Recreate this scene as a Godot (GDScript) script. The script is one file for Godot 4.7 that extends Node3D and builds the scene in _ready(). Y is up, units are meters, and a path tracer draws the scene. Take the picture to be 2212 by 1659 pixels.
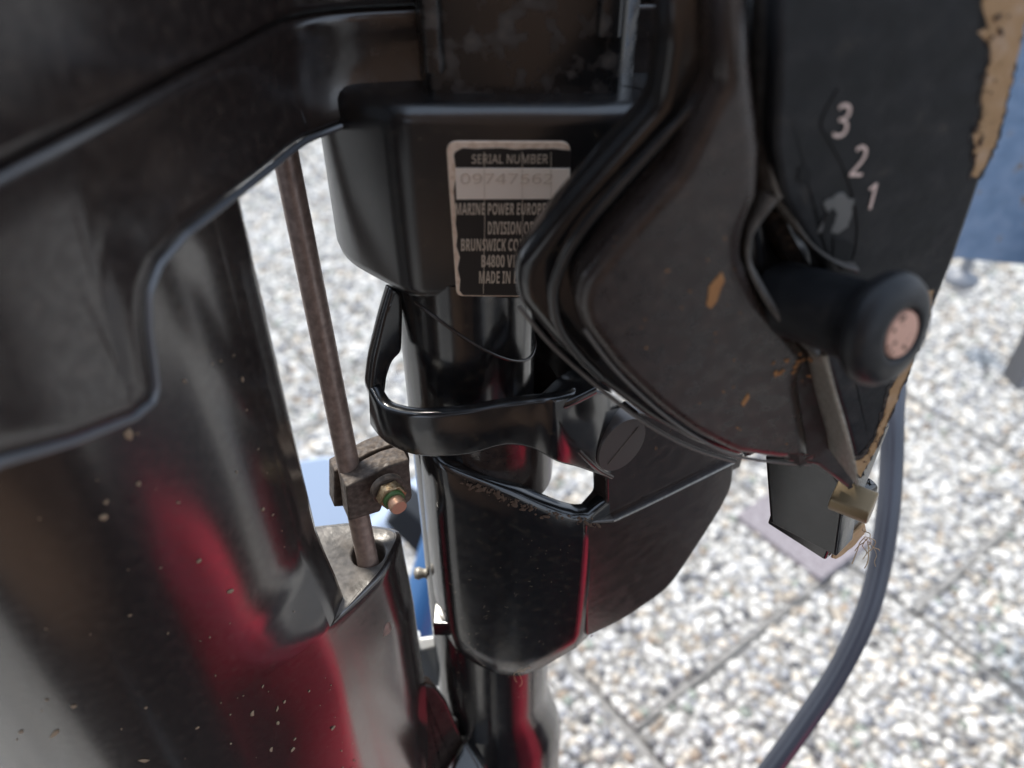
extends Node3D

const EYE := Vector3(0, 1.05, 0)
const TILT := 0.6632          # 38 degrees down
const FOCAL := 1663.0         # the photograph measured at 2212 x 1659

var buf_v := PackedVector3Array()
var buf_g := PackedInt32Array()
var M := {}
var rng := RandomNumberGenerator.new()
var motor: Node3D

# ---------------------------------------------------------------- measuring
func ray(x: float, y: float) -> Vector3:
	var u := (x - 1106.0) / FOCAL
	var v := (y - 829.5) / FOCAL
	return Vector3(u, -sin(TILT) - v * cos(TILT), -cos(TILT) + v * sin(TILT))

func at(x: float, y: float, t: float) -> Vector3:
	return EYE + ray(x, y) * t

func on(x: float, y: float, o: Vector3, n: Vector3) -> Vector3:
	var d := ray(x, y)
	return EYE + d * ((o - EYE).dot(n) / d.dot(n))

func upright(depth: float) -> Vector3:   # a point of the upright plane so far ahead
	return Vector3(0, 0, -depth)

func poly(a: Array, o: Vector3, n: Vector3) -> PackedVector3Array:   # outline [x, y, corner] -> points of a plane
	var r := PackedVector3Array()
	for p in soft(a):
		r.append(on(p.x, p.y, o, n))
	return r

func soft(a: Array) -> PackedVector2Array:   # rounds the corners of an outline
	var r := PackedVector2Array()
	var k := a.size()
	for i in k:
		var p := Vector2(a[i][0], a[i][1])
		var c: float = a[i][2] if a[i].size() > 2 else 0.0
		if c <= 0.0:
			r.append(p)
			continue
		var q := Vector2(a[(i + k - 1) % k][0], a[(i + k - 1) % k][1])
		var s := Vector2(a[(i + 1) % k][0], a[(i + 1) % k][1])
		var p0 := p + (q - p).normalized() * minf(c, p.distance_to(q) * 0.48)
		var p1 := p + (s - p).normalized() * minf(c, p.distance_to(s) * 0.48)
		for j in 7:
			var t := j / 6.0
			r.append(p0.lerp(p, t).lerp(p.lerp(p1, t), t))
	return r

# ---------------------------------------------------------------- shapes
func tri(a: Vector3, b: Vector3, c: Vector3, g: int) -> void:
	buf_v.append(a); buf_v.append(b); buf_v.append(c)
	buf_g.append(g)

func quad(a: Vector3, b: Vector3, c: Vector3, d: Vector3, g: int) -> void:
	tri(a, b, c, g)
	tri(a, c, d, g)

var group_at := 10
func rows(list: Array, closed: bool, g := -1) -> void:   # skin between rings
	if g < 0:
		group_at += 1
		g = group_at
	for i in list.size() - 1:
		var a: PackedVector3Array = list[i]
		var b: PackedVector3Array = list[i + 1]
		var k := a.size()
		for j in (k if closed else k - 1):
			var n := (j + 1) % k
			quad(a[j], a[n], b[n], b[j], g)

func cap(ring: PackedVector3Array, flip: bool) -> void:
	group_at += 1
	var c := Vector3()
	for p in ring: c += p
	c /= ring.size()
	for j in ring.size():
		var n := (j + 1) % ring.size()
		if flip: tri(c, ring[n], ring[j], group_at)
		else: tri(c, ring[j], ring[n], group_at)

func flip_since(start: int) -> void:
	var i := start
	while i < buf_v.size():
		var t := buf_v[i + 1]
		buf_v[i + 1] = buf_v[i + 2]
		buf_v[i + 2] = t
		i += 3

func outward(start: int) -> void:   # front faces run clockwise seen from outside
	var c := Vector3()
	for i in range(start, buf_v.size()): c += buf_v[i]
	c /= maxf(1.0, buf_v.size() - start)
	var vol := 0.0
	var i := start
	while i < buf_v.size():
		vol += (buf_v[i] - c).dot((buf_v[i + 1] - c).cross(buf_v[i + 2] - c))
		i += 3
	if vol > 0.0: flip_since(start)

# a plate with outline pts on a plane of normal n; the body goes thick behind it; rounded front edge r, back edge r2
func slab(pts: PackedVector3Array, n: Vector3, thick: float, r: float, r2 := 0.0, bulge := 0.0) -> void:
	var start := buf_v.size()
	var k := pts.size()
	n = n.normalized()
	var ex := n.cross(Vector3.UP)
	if ex.length() < 0.1: ex = n.cross(Vector3.RIGHT)
	ex = ex.normalized()
	var ey := n.cross(ex)
	var flat := PackedVector2Array()
	for p in pts: flat.append(Vector2(p.dot(ex), p.dot(ey)))
	var area := 0.0
	for i in k: area += flat[i].cross(flat[(i + 1) % k])
	var side := 1.0 if area > 0 else -1.0
	var inw := PackedVector3Array()
	for i in k:
		var d0 := (flat[i] - flat[(i + k - 1) % k]).normalized()
		var d1 := (flat[(i + 1) % k] - flat[i]).normalized()
		var n0 := Vector2(-d0.y, d0.x) * side
		var n1 := Vector2(-d1.y, d1.x) * side
		var m := (n0 + n1)
		m = m / maxf(0.45, m.length_squared() * 0.5) if m.length() > 0.01 else n0
		inw.append(ex * m.x + ey * m.y)
	var rings := []
	if r2 > 0.0:
		for j in 4:
			var a := PI / 2 * j / 3.0
			rings.append(offset_ring(pts, inw, n, r2 * (1 - sin(a)), -thick + r2 * (1 - cos(a))))
	else:
		rings.append(offset_ring(pts, inw, n, 0, -thick))
	for j in 5:
		var a := PI / 2 * j / 4.0
		rings.append(offset_ring(pts, inw, n, r * (1 - cos(a)), -r * (1 - sin(a))))
	rings.append(offset_ring(pts, inw, n, r + 0.0004, bulge * 0.05))
	rows(rings, true)
	for e in [0, rings.size() - 1]:
		group_at += 1
		var ring: PackedVector3Array = rings[e]
		var f2 := PackedVector2Array()
		for p in ring: f2.append(Vector2(p.dot(ex), p.dot(ey)))
		var idx := Geometry2D.triangulate_polygon(f2)
		if idx.is_empty():
			f2 = flat
			idx = Geometry2D.triangulate_polygon(flat)
		var up := n if e else -n
		for q in range(0, idx.size(), 3):
			var a := ring[idx[q]]
			var b := ring[idx[q + 1]]
			var c := ring[idx[q + 2]]
			# final outward() may turn the whole piece: keep the same sense as the sides
			if (b - a).cross(c - a).dot(up) > 0: tri(a, b, c, group_at)
			else: tri(a, c, b, group_at)
	# make the sides agree with the caps: caps run counter-clockwise seen from outside here
	var side_vol := 0.0
	var o := pts[0]
	var nside := (rings.size() - 1) * k * 2 * 3
	var i := start
	var cc := Vector3()
	for p in pts: cc += p
	cc = cc / k - n * thick * 0.5
	while i < start + nside:
		side_vol += (buf_v[i] - cc).dot((buf_v[i + 1] - cc).cross(buf_v[i + 2] - cc))
		i += 3
	if side_vol < 0.0:
		i = start
		while i < start + nside:
			var t := buf_v[i + 1]
			buf_v[i + 1] = buf_v[i + 2]
			buf_v[i + 2] = t
			i += 3
	flip_since(start)

func offset_ring(pts: PackedVector3Array, inw: PackedVector3Array, n: Vector3, inset: float, up: float) -> PackedVector3Array:
	var r := PackedVector3Array()
	for i in pts.size(): r.append(pts[i] + inw[i] * inset + n * up)
	return r

func circle(o: Vector3, n: Vector3, r: float, k: int, r_y := -1.0) -> PackedVector3Array:
	n = n.normalized()
	var ex := n.cross(Vector3.UP if absf(n.y) < 0.9 else Vector3.RIGHT).normalized()
	var ey := ex.cross(n)
	var a := PackedVector3Array()
	for i in k:
		var t := TAU * i / k
		a.append(o + ex * cos(t) * r + ey * sin(t) * (r if r_y < 0 else r_y))
	return a

func lathe(o: Vector3, n: Vector3, profile: Array, k := 40) -> void:   # profile of [radius, height], creases by repeating a point
	var start := buf_v.size()
	n = n.normalized()
	var part := []
	for i in profile.size():
		var p = profile[i]
		part.append(circle(o + n * p[1], n, maxf(p[0], 0.00001), k))
		if i + 1 == profile.size() or (p[0] == profile[i + 1][0] and p[1] == profile[i + 1][1]):
			rows(part, true)
			part = []
	outward(start)

func bar(path: PackedVector3Array, radii: Array, k := 14) -> void:
	var start := buf_v.size()
	var list := []
	var x := Vector3()
	for i in path.size():
		var d := (path[mini(i + 1, path.size() - 1)] - path[maxi(i - 1, 0)]).normalized()
		if i == 0: x = d.cross(Vector3.UP if absf(d.y) < 0.9 else Vector3.RIGHT).normalized()
		x = (x - d * x.dot(d)).normalized()
		var y := d.cross(x)
		var r: float = radii[i] if radii.size() > 1 else radii[0]
		var a := PackedVector3Array()
		for j in k: a.append(path[i] + (x * cos(TAU * j / k) + y * sin(TAU * j / k)) * r)
		list.append(a)
	rows(list, true)
	cap(list[0], true)
	cap(list[-1], false)
	outward(start)

func curve(points: Array, steps: int) -> PackedVector3Array:   # smooth line through points
	var r := PackedVector3Array()
	for i in points.size() - 1:
		var p0: Vector3 = points[maxi(i - 1, 0)]
		var p1: Vector3 = points[i]
		var p2: Vector3 = points[i + 1]
		var p3: Vector3 = points[mini(i + 2, points.size() - 1)]
		for s in steps:
			r.append(p1.cubic_interpolate(p2, p0, p3, float(s) / steps))
	r.append(points[-1])
	return r

func strap(edges: Array, thick: float, inward: Array, steps := 8) -> void:   # [top, bottom] edge points of a bent flat bar
	var start := buf_v.size()
	var tops := []; var bots := []; var ins := []
	for i in edges.size():
		tops.append(edges[i][0]); bots.append(edges[i][1]); ins.append(inward[i])
	var t := curve(tops, steps)
	var b := curve(bots, steps)
	var w := curve(ins, steps)
	var list := []
	for i in t.size():
		var d := w[i].normalized()
		var h := (b[i] - t[i])
		var e := h.normalized() * minf(0.0016, h.length() * 0.3)
		var c := d * minf(0.0016, thick * 0.4)
		var f := d * thick
		list.append(PackedVector3Array([t[i] + e, t[i] + e * 0.3 + c * 0.3, t[i] + c, t[i] + f - c, t[i] + f + e * 0.3 - c * 0.3, t[i] + f + e,
			b[i] + f - e, b[i] + f - e * 0.3 - c * 0.3, b[i] + f - c, b[i] + c, b[i] - e * 0.3 + c * 0.3, b[i] - e]))
	rows(list, true)
	cap(list[0], true)
	cap(list[-1], false)
	outward(start)

func build(called: String, mat: Material, parent: Node) -> MeshInstance3D:
	var st := SurfaceTool.new()
	st.begin(Mesh.PRIMITIVE_TRIANGLES)
	for i in buf_g.size():
		st.set_smooth_group(buf_g[i] if buf_g[i] > 0 else -1)
		for j in 3: st.add_vertex(buf_v[i * 3 + j])
	st.generate_normals()
	var o := MeshInstance3D.new()
	o.mesh = st.commit()
	o.material_override = mat
	o.name = numbered(called, parent)
	parent.add_child(o, true)
	buf_v.clear(); buf_g.clear()
	group_at = 10
	return o

func numbered(called: String, parent: Node) -> String:
	if not parent.has_node(called): return called
	var i := 1
	while parent.has_node("%s_%03d" % [called, i]): i += 1
	return "%s_%03d" % [called, i]

func tag(o: Node, label: String, category := "", group := "", kind := "") -> Node:
	if label: o.set_meta("label", label)
	if category: o.set_meta("category", category)
	if group: o.set_meta("group", group)
	if kind: o.set_meta("kind", kind)
	return o

func thing(called: String, where: Vector3, label: String, category: String) -> Node3D:
	var o := Node3D.new()
	o.name = numbered(called, self)
	add_child(o, true)
	o.position = where
	tag(o, label, category)
	return o

# build() works in world coordinates: a thing whose base is elsewhere gets its meshes moved back
func settle(o: Node3D) -> void:
	for c in o.get_children():
		if c is Node3D: c.position -= o.position

# ---------------------------------------------------------------- materials
func noise(freq: float, octaves: int, seed_: int, kind := FastNoiseLite.TYPE_SIMPLEX_SMOOTH) -> FastNoiseLite:
	var n := FastNoiseLite.new()
	n.noise_type = kind
	n.frequency = freq
	n.fractal_octaves = octaves
	n.seed = seed_
	return n

func tex(n: FastNoiseLite, stops: Array, colors: Array, size := 512, bump := 0.0) -> NoiseTexture2D:
	var t := NoiseTexture2D.new()
	t.width = size; t.height = size
	t.seamless = true
	t.noise = n
	if bump > 0.0:
		t.as_normal_map = true
		t.bump_strength = bump
	else:
		var g := Gradient.new()
		g.offsets = PackedFloat32Array(stops)
		g.colors = PackedColorArray(colors)
		t.color_ramp = g
	return t

func lin(r: float, g: float, b: float) -> Color:
	return Color(r, g, b).linear_to_srgb()

func mat(called: String, color: Color, rough: float, metal := 0.0) -> StandardMaterial3D:
	var m := StandardMaterial3D.new()
	m.resource_name = called
	m.albedo_color = color
	m.roughness = rough
	m.metallic = metal
	M[called] = m
	return m

func grain(m: StandardMaterial3D, scale: float, albedo: Texture2D, rough: Texture2D, bump: Texture2D, bump_scale := 1.0) -> void:
	m.uv1_triplanar = true
	m.uv1_world_triplanar = true
	m.uv1_scale = Vector3.ONE * scale
	if albedo:
		m.albedo_color = Color.WHITE
		m.albedo_texture = albedo
	if rough:
		m.roughness = 1.0
		m.roughness_texture = rough
	if bump:
		m.normal_enabled = true
		m.normal_texture = bump
		m.normal_scale = bump_scale

func materials() -> void:
	var fine := tex(noise(0.03, 4, 3), [], [], 512, 3.0)
	var pits := tex(noise(0.05, 3, 9, FastNoiseLite.TYPE_CELLULAR), [], [], 512, 5.0)
	var lumpy := tex(noise(0.012, 5, 4), [], [], 512, 6.0)
	var r_gloss := tex(noise(0.012, 5, 5), [0.3, 0.7], [Color(0.14, 0.14, 0.14), Color(0.2, 0.2, 0.2)])
	var r_worn := tex(noise(0.015, 5, 6), [0.25, 0.75], [Color(0.28, 0.28, 0.28), Color(0.5, 0.5, 0.5)])
	var r_dust := tex(noise(0.02, 5, 7), [0.3, 0.7], [Color(0.45, 0.45, 0.45), Color(0.8, 0.8, 0.8)])
	var a_gloss := tex(noise(0.02, 6, 8), [0.0, 0.6, 0.75, 1.0], [lin(0.008, 0.008, 0.009), lin(0.011, 0.0105, 0.011), lin(0.018, 0.016, 0.014), lin(0.05, 0.04, 0.03)])
	var a_worn := tex(noise(0.018, 6, 11), [0.0, 0.5, 0.7, 1.0], [lin(0.02, 0.018, 0.017), lin(0.028, 0.025, 0.024), lin(0.036, 0.031, 0.029), lin(0.06, 0.048, 0.04)])
	var a_dust := tex(noise(0.02, 6, 12), [0.2, 0.5, 0.62, 0.85], [lin(0.01, 0.009, 0.008), lin(0.02, 0.016, 0.014), lin(0.045, 0.036, 0.03), lin(0.09, 0.07, 0.052)])
	grain(mat("gloss", Color.WHITE, 0.2), 14.0, a_gloss, r_gloss, fine, 0.03)
	var a_haze := tex(noise(0.02, 6, 51), [0.0, 0.5, 0.72, 1.0], [lin(0.016, 0.0125, 0.0115), lin(0.023, 0.0175, 0.016), lin(0.03, 0.023, 0.02), lin(0.06, 0.046, 0.036)])
	var r_haze := tex(noise(0.02, 5, 52), [0.3, 0.7], [Color(0.17, 0.17, 0.17), Color(0.24, 0.24, 0.24)])
	grain(mat("housing", Color.WHITE, 0.2), 26.0, a_haze, r_haze, fine, 0.05)
	grain(mat("cowl", Color.WHITE, 0.2), 20.0, a_haze, r_haze, fine, 0.03)
	M.housing.clearcoat_enabled = true
	M.housing.clearcoat = 1.0
	M.housing.clearcoat_roughness = 0.17
	var a_lug := tex(noise(0.02, 6, 31), [0.2, 0.5, 0.8], [lin(0.08, 0.072, 0.064), lin(0.125, 0.112, 0.1), lin(0.17, 0.152, 0.135)])
	grain(mat("lug_dust_sheen", Color.WHITE, 0.5), 16.0, a_lug, r_worn, lumpy, 0.35)  # pale tone paints both dust and sky reflection over black paint
	for q in ["gloss", "housing", "cowl"]: M[q].metallic_specular = 0.68
	grain(mat("worn", Color.WHITE, 0.3), 12.0, a_worn, r_worn, fine, 0.22)
	grain(mat("cast", Color.WHITE, 0.3), 16.0, a_worn, r_gloss, pits, 0.05)
	grain(mat("dusty", Color.WHITE, 0.6), 24.0, a_dust, r_dust, lumpy, 0.5)
	var a_rod := tex(noise(0.02, 5, 13), [0.2, 0.5, 0.8], [lin(0.2, 0.145, 0.12), lin(0.28, 0.2, 0.165), lin(0.36, 0.27, 0.225)])
	grain(mat("rod", Color.WHITE, 0.45, 0.35), 22.0, a_rod, r_worn, fine, 0.3)
	var a_clay := tex(noise(0.025, 6, 14), [0.2, 0.5, 0.8], [lin(0.045, 0.033, 0.026), lin(0.085, 0.064, 0.05), lin(0.14, 0.11, 0.088)])
	grain(mat("coupler", Color.WHITE, 0.7, 0.1), 24.0, a_clay, r_dust, fine, 0.4)
	var a_zinc := tex(noise(0.03, 5, 15), [0.2, 0.5, 0.8], [lin(0.2, 0.13, 0.07), lin(0.38, 0.27, 0.15), lin(0.46, 0.36, 0.24)])
	grain(mat("zinc", Color.WHITE, 0.4, 0.7), 40.0, a_zinc, r_worn, fine, 0.3)
	var a_tan := tex(noise(0.02, 6, 16), [0.02, 0.2, 0.6, 0.9], [lin(0.16, 0.1, 0.05), lin(0.36, 0.215, 0.095), lin(0.42, 0.26, 0.13), lin(0.46, 0.32, 0.21)])
	grain(mat("primer", Color.WHITE, 0.6), 12.0, a_tan, null, lumpy, 0.2)
	var a_alloy := tex(noise(0.03, 6, 17), [0.2, 0.45, 0.8], [lin(0.26, 0.23, 0.19), lin(0.36, 0.33, 0.28), lin(0.46, 0.44, 0.4)])
	grain(mat("alloy", Color.WHITE, 0.5, 0.4), 30.0, a_alloy, r_worn, fine, 0.5)
	mat("copper", lin(0.62, 0.36, 0.27), 0.5, 0.25)
	var a_plate := tex(noise(0.02, 5, 18), [0.2, 0.5, 0.8], [lin(0.72, 0.54, 0.4), lin(0.84, 0.66, 0.51), lin(0.86, 0.69, 0.55)])
	grain(mat("label_cream", Color.WHITE, 0.5), 26.0, a_plate, null, null)
	mat("label_black", lin(0.018, 0.016, 0.015), 0.4)
	mat("print_cream", lin(0.55, 0.46, 0.36), 0.6)
	mat("print_faint", lin(0.64, 0.53, 0.43), 0.6)
	mat("number_paint", lin(0.72, 0.56, 0.49), 0.6)
	mat("green_lock", lin(0.05, 0.11, 0.03), 0.5)
	mat("rubber", lin(0.012, 0.013, 0.015), 0.6)
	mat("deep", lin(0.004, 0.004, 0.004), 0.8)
	mat("pale_bolt", lin(0.7, 0.7, 0.68), 0.35, 0.3)
	mat("hose", lin(0.05, 0.055, 0.072), 0.27)
	var a_blue := tex(noise(0.02, 6, 20), [0.1, 0.5, 0.78, 0.86], [lin(0.11, 0.18, 0.28), lin(0.14, 0.215, 0.33), lin(0.17, 0.245, 0.36), lin(0.18, 0.14, 0.11)])
	grain(mat("blue_steel", Color.WHITE, 0.35), 3.0, a_blue, r_worn, fine, 0.2)
	mat("blue_paint", lin(0.04, 0.125, 0.29), 0.35)
	mat("sky_blue", lin(0.4, 0.48, 0.61), 0.4)
	var a_mauve := tex(noise(0.03, 5, 21), [0.2, 0.5, 0.8], [lin(0.19, 0.165, 0.175), lin(0.24, 0.215, 0.23), lin(0.3, 0.275, 0.285)])
	grain(mat("mauve", Color.WHITE, 0.8), 6.0, a_mauve, null, fine, 0.3)
	var a_mortar := tex(noise(0.03, 6, 22), [0.2, 0.5, 0.8], [lin(0.16, 0.155, 0.145), lin(0.25, 0.24, 0.225), lin(0.33, 0.32, 0.3)])
	grain(mat("mortar", Color.WHITE, 0.9), 4.0, a_mortar, null, lumpy, 0.5)
	var a_far := tex(noise(0.05, 6, 23), [0.2, 0.5, 0.8], [lin(0.1, 0.097, 0.09), lin(0.2, 0.195, 0.185), lin(0.32, 0.31, 0.3)])
	grain(mat("far_ground", Color.WHITE, 0.9), 0.7, a_far, null, null)
	var pm := mat("pebble", Color.WHITE, 0.55)
	pm.vertex_color_use_as_albedo = true
	mat("straw", lin(0.42, 0.27, 0.14), 0.7)
	mat("speck", lin(0.3, 0.215, 0.14), 0.8)
	mat("rust_flake", lin(0.4, 0.2, 0.08), 0.8)
	mat("jacket", lin(0.2, 0.125, 0.085), 0.9)
	mat("dark_cloth", lin(0.015, 0.015, 0.018), 0.9)
	mat("red_plastic", lin(0.8, 0.03, 0.075), 0.45)
	mat("skin", lin(0.5, 0.28, 0.18), 0.6)

# ---------------------------------------------------------------- the setting
func ground() -> void:
	buf_v.clear()
	var s := 60.0
	quad(Vector3(-s, -0.010, -s), Vector3(s, -0.010, -s), Vector3(s, -0.010, s), Vector3(-s, -0.010, s), 1)
	flip_up()
	var g := build("ground", M.far_ground, self)
	tag(g, "pale gravelly ground under the pebble slabs", "ground", "", "structure")
	# slabs of exposed pebbles, laid in staggered courses
	var along := Vector3(0.805, 0, -0.593)
	var across := Vector3(0.593, 0, 0.805)
	var size := 0.5
	var pebble_at := []
	for i in range(-4, 6):
		var off: float = [-0.343, -0.216][absi(i) % 2]
		for j in range(-8, 3):
			var a := 0.465 + i * size + 0.003
			var b := off + j * size + 0.003
			var c := along * (a + size / 2) + across * (b + size / 2)
			if c.x < -2.0 or c.x > 2.2 or c.z > 0.9 or c.z < -3.6: continue
			var h := size / 2 - 0.0024
			var pts := PackedVector3Array()
			for q in [[-1, -1], [1, -1], [1, 1], [-1, 1]]:
				pts.append(c + along * h * q[0] + across * h * q[1] + Vector3(0, -0.004 + rng.randf_range(-0.001, 0.001), 0))
			slab(pts, Vector3.UP, 0.0045, 0.002)
			build("paving_slab", M.mortar, g)
			pebble_at.append([c, h])
	var tones := [lin(0.78, 0.77, 0.75), lin(0.7, 0.69, 0.67), lin(0.62, 0.62, 0.63), lin(0.45, 0.46, 0.49), lin(0.3, 0.31, 0.34), lin(0.52, 0.46, 0.39), lin(0.4, 0.32, 0.25), lin(0.14, 0.14, 0.15), lin(0.72, 0.66, 0.58), lin(0.33, 0.37, 0.33)]
	var odds := [26, 20, 14, 10, 6, 8, 4, 5, 8, 3]
	var bag := []
	for i in odds.size():
		for j in odds[i]: bag.append(tones[i].srgb_to_linear())
	var places := [[], [], []]
	for pa in pebble_at:
		var c: Vector3 = pa[0]
		var h: float = pa[1]
		var near: bool = c.z > -2.4
		var step := 0.0124 if near else 0.017
		var k := int(h * 2 / step)
		for ix in k:
			for iy in k:
				var x := -h + (ix + 0.5 + rng.randf_range(-0.42, 0.42)) * step
				var y := -h + (iy + 0.5 + rng.randf_range(-0.42, 0.42)) * step
				var r := (0.0048 + 0.0062 * pow(rng.randf(), 1.6)) * (1.0 if near else 1.3)
				var b := Basis.from_euler(Vector3(rng.randf_range(-0.4, 0.4), rng.randf() * TAU, rng.randf_range(-0.4, 0.4))) * Basis.from_scale(Vector3(r, r * rng.randf_range(0.5, 0.75), r * rng.randf_range(0.7, 1.0)))
				var col: Color = bag[rng.randi() % bag.size()] * rng.randf_range(0.6, 0.96)
				col = Color(col.r, col.g * 0.985, col.b * 0.95, 1.0)
				places[rng.randi() % 3].append([Transform3D(b, c + along * x + across * y + Vector3(0, -0.004 + r * 0.12, 0)), col])
	for v in 3:
		var mm := MultiMesh.new()
		mm.transform_format = MultiMesh.TRANSFORM_3D
		mm.use_colors = true
		mm.mesh = pebble(v)
		mm.instance_count = places[v].size()
		for i in places[v].size():
			mm.set_instance_transform(i, places[v][i][0])
			mm.set_instance_color(i, places[v][i][1])
		var o := MultiMeshInstance3D.new()
		o.multimesh = mm
		o.material_override = M.pebble
		o.name = numbered("pebbles", self)
		add_child(o, true)
		tag(o, "white grey and tan pebbles covering the paving slabs", "pebbles", "pebbles of the paving", "stuff")

func flip_up() -> void:
	if (buf_v[1] - buf_v[0]).cross(buf_v[2] - buf_v[0]).y > 0: flip_since(0)

func pebble(v: int) -> ArrayMesh:
	var st := SurfaceTool.new()
	st.begin(Mesh.PRIMITIVE_TRIANGLES)
	var r := RandomNumberGenerator.new()
	r.seed = 40 + v
	var n := noise(0.9, 2, 50 + v)
	var lat := 5
	var lon := 8
	var p := []
	for i in lat + 1:
		var a := PackedVector3Array()
		var th := PI * i / lat
		for j in lon:
			var d := Vector3(sin(th) * cos(TAU * j / lon), cos(th), sin(th) * sin(TAU * j / lon))
			a.append(d * (1.0 + 0.3 * n.get_noise_3dv(d * 1.3)))
		p.append(a)
	st.set_smooth_group(1)
	for i in lat:
		for j in lon:
			var k := (j + 1) % lon
			if i > 0:
				st.add_vertex(p[i][j]); st.add_vertex(p[i][k]); st.add_vertex(p[i + 1][k])
			if i < lat - 1 or i == 0:
				st.add_vertex(p[i][j]); st.add_vertex(p[i + 1][k]); st.add_vertex(p[i + 1][j])
			if i == lat - 1:
				pass
	st.generate_normals()
	return st.commit()

# ---------------------------------------------------------------- the motor
func Y(y: float) -> float:
	return EYE.y + y

func cowl() -> void:
	# plan of the side wall: a long, slightly bowed side, a rounded front corner, then the front
	var plan := []
	for p in [[-0.19, 0.20], [-0.150, 0.06], [-0.118, -0.04], [-0.0985, -0.107], [-0.0905, -0.141], [-0.0800, -0.186], [-0.0722, -0.219], [-0.0685, -0.236], [-0.064, -0.247], [-0.053, -0.2555], [-0.035, -0.2605], [0.0, -0.266], [0.05, -0.27]]:
		plan.append(Vector3(p[0], 0, p[1]))
	var line := curve(plan, 48)
	var lists := []
	var up_list := []
	var lip_glint := PackedVector3Array()
	var lows := PackedFloat32Array()
	for p in line: lows.append(bottom(-p.z, p.x))
	for i in line.size():
		var i0 := maxi(i - 1, 0)
		var i1 := mini(i + 1, line.size() - 1)
		var d := (line[i1] - line[i0]).normalized()
		var out := Vector3(-d.z, 0, d.x)
		if out.dot(Vector3(1, 0, 0.4)) < 0: out = -out
		var run := line[i0].distance_to(line[i1])
		var rise := lows[i1] - lows[i0]
		var m := Vector2(-rise, run).normalized()   # into the sheet, along the wall and up
		var into := d * m.x + Vector3.UP * m.y
		var b := lows[i]
		var p := line[i]
		var e := p + Vector3(0, Y(b), 0)
		var a := PackedVector3Array()
		a.append(e - out * 0.03 + into * 0.010)
		a.append(e - out * 0.0098 + into * 0.0065)
		for s in 9:
			var t := PI * s / 8.0
			a.append(e + out * (-0.0046 - 0.0048 * cos(t)) + into * (0.0044 - 0.0044 * sin(t)))
		a.append(e + into * 0.0070 - out * 0.0001)
		var top := -0.0555
		var from := e + into * 0.0105 - out * 0.0010
		var to := p + Vector3(0, Y(top - 0.004), 0) - out * 0.0006
		for s in 7: a.append(from.lerp(to, s / 6.0) - out * 0.0012 * sin(PI * s / 6.0))
		for s in 5:
			var t := PI / 2 * s / 4.0
			a.append(p + Vector3(0, Y(top - 0.0025 + 0.0025 * sin(t)), 0) - out * (0.0006 + 0.0025 * (1 - cos(t))))
		a.append(p + Vector3(0, Y(top + 0.0003), 0) - out * 0.012)
		lists.append(a)
		if p.z < 0.05: lip_glint.append(e + into * 0.0008 + out * 0.0002)
		var c := PackedVector3Array()
		c.append(p + Vector3(0, Y(top + 0.0012), 0) - out * 0.012)
		for s in 5:
			var t := PI / 2 * s / 4.0
			c.append(p + Vector3(0, Y(top + 0.004 - 0.003 * cos(t)), 0) + out * (-0.0025 + 0.003 * sin(t)))
		c.append(p + Vector3(0, Y(top + 0.012), 0) + out * 0.0006)
		c.append(p + Vector3(0, Y(top + 0.04), 0) + out * 0.001)
		c.append(p + Vector3(0, Y(top + 0.09), 0) - out * 0.001)
		c.append(p + Vector3(0, Y(top + 0.15), 0) - out * 0.008)
		c.append(p + Vector3(0, Y(top + 0.22), 0) - out * 0.035)
		c.append(p + Vector3(0, Y(top + 0.25), 0) - out * 0.08)
		up_list.append(c)
	rows(lists, false)
	orient(Vector3(-0.3, 1.0, -0.1))
	build("lower_cowl", M.cowl, motor)
	rows(up_list, false)
	orient(Vector3(-0.3, 1.0, -0.1))
	build("engine_cowl", M.cowl, motor)
	bar(lip_glint, [0.0011], 8)
	build("cowl_lip_glint", M.lip_glint, motor)  # pale bluish bar painted in for the bright reflection on the rim

func orient(inside: Vector3) -> void:   # an open skin: faces look away from a point inside
	var s := 0.0
	var i := 0
	while i < buf_v.size():
		s += (buf_v[i + 1] - buf_v[i]).cross(buf_v[i + 2] - buf_v[i]).dot(buf_v[i] - inside)
		i += 3
	if s > 0: flip_since(0)

func bottom(z: float, x: float) -> float:
	if x > -0.066: return -0.0915 + smoothstep(-0.066, -0.03, x) * 0.006
	var pts := [[-0.3, -0.06], [0.0, -0.075], [0.107, -0.1035], [0.122, -0.112], [0.140, -0.1205], [0.1475, -0.1215], [0.1505, -0.119], [0.1525, -0.112], [0.1545, -0.104], [0.158, -0.0965], [0.164, -0.0925], [0.176, -0.0905], [0.25, -0.0915]]
	for i in pts.size() - 1:
		if z <= pts[i + 1][0]:
			return lerpf(pts[i][1], pts[i + 1][1], clampf((z - pts[i][0]) / (pts[i + 1][0] - pts[i][0]), 0, 1))
	return -0.0915

const LUG := -0.2705   # the level of the flat lug top below the eye

func oval(phi: float, y: float) -> Vector3:
	var w := 0.02 * smoothstep(-0.27, -0.6, y)
	return Vector3(-0.170 + (0.0895 + w) * cos(deg_to_rad(phi)), Y(y), -0.220 + (0.095 + w) * sin(deg_to_rad(phi)))

func lug_grow(y: float) -> float:
	return 0.002 * smoothstep(LUG, -0.33, y) + 0.012 * smoothstep(-0.33, -0.75, y)

func notch(y: float) -> Vector3:   # where the leg meets the front of the lug
	return Vector3(-0.0740, Y(y), -0.1857) + Vector3(0.85, 0, 0.53) * lug_grow(y)

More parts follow.
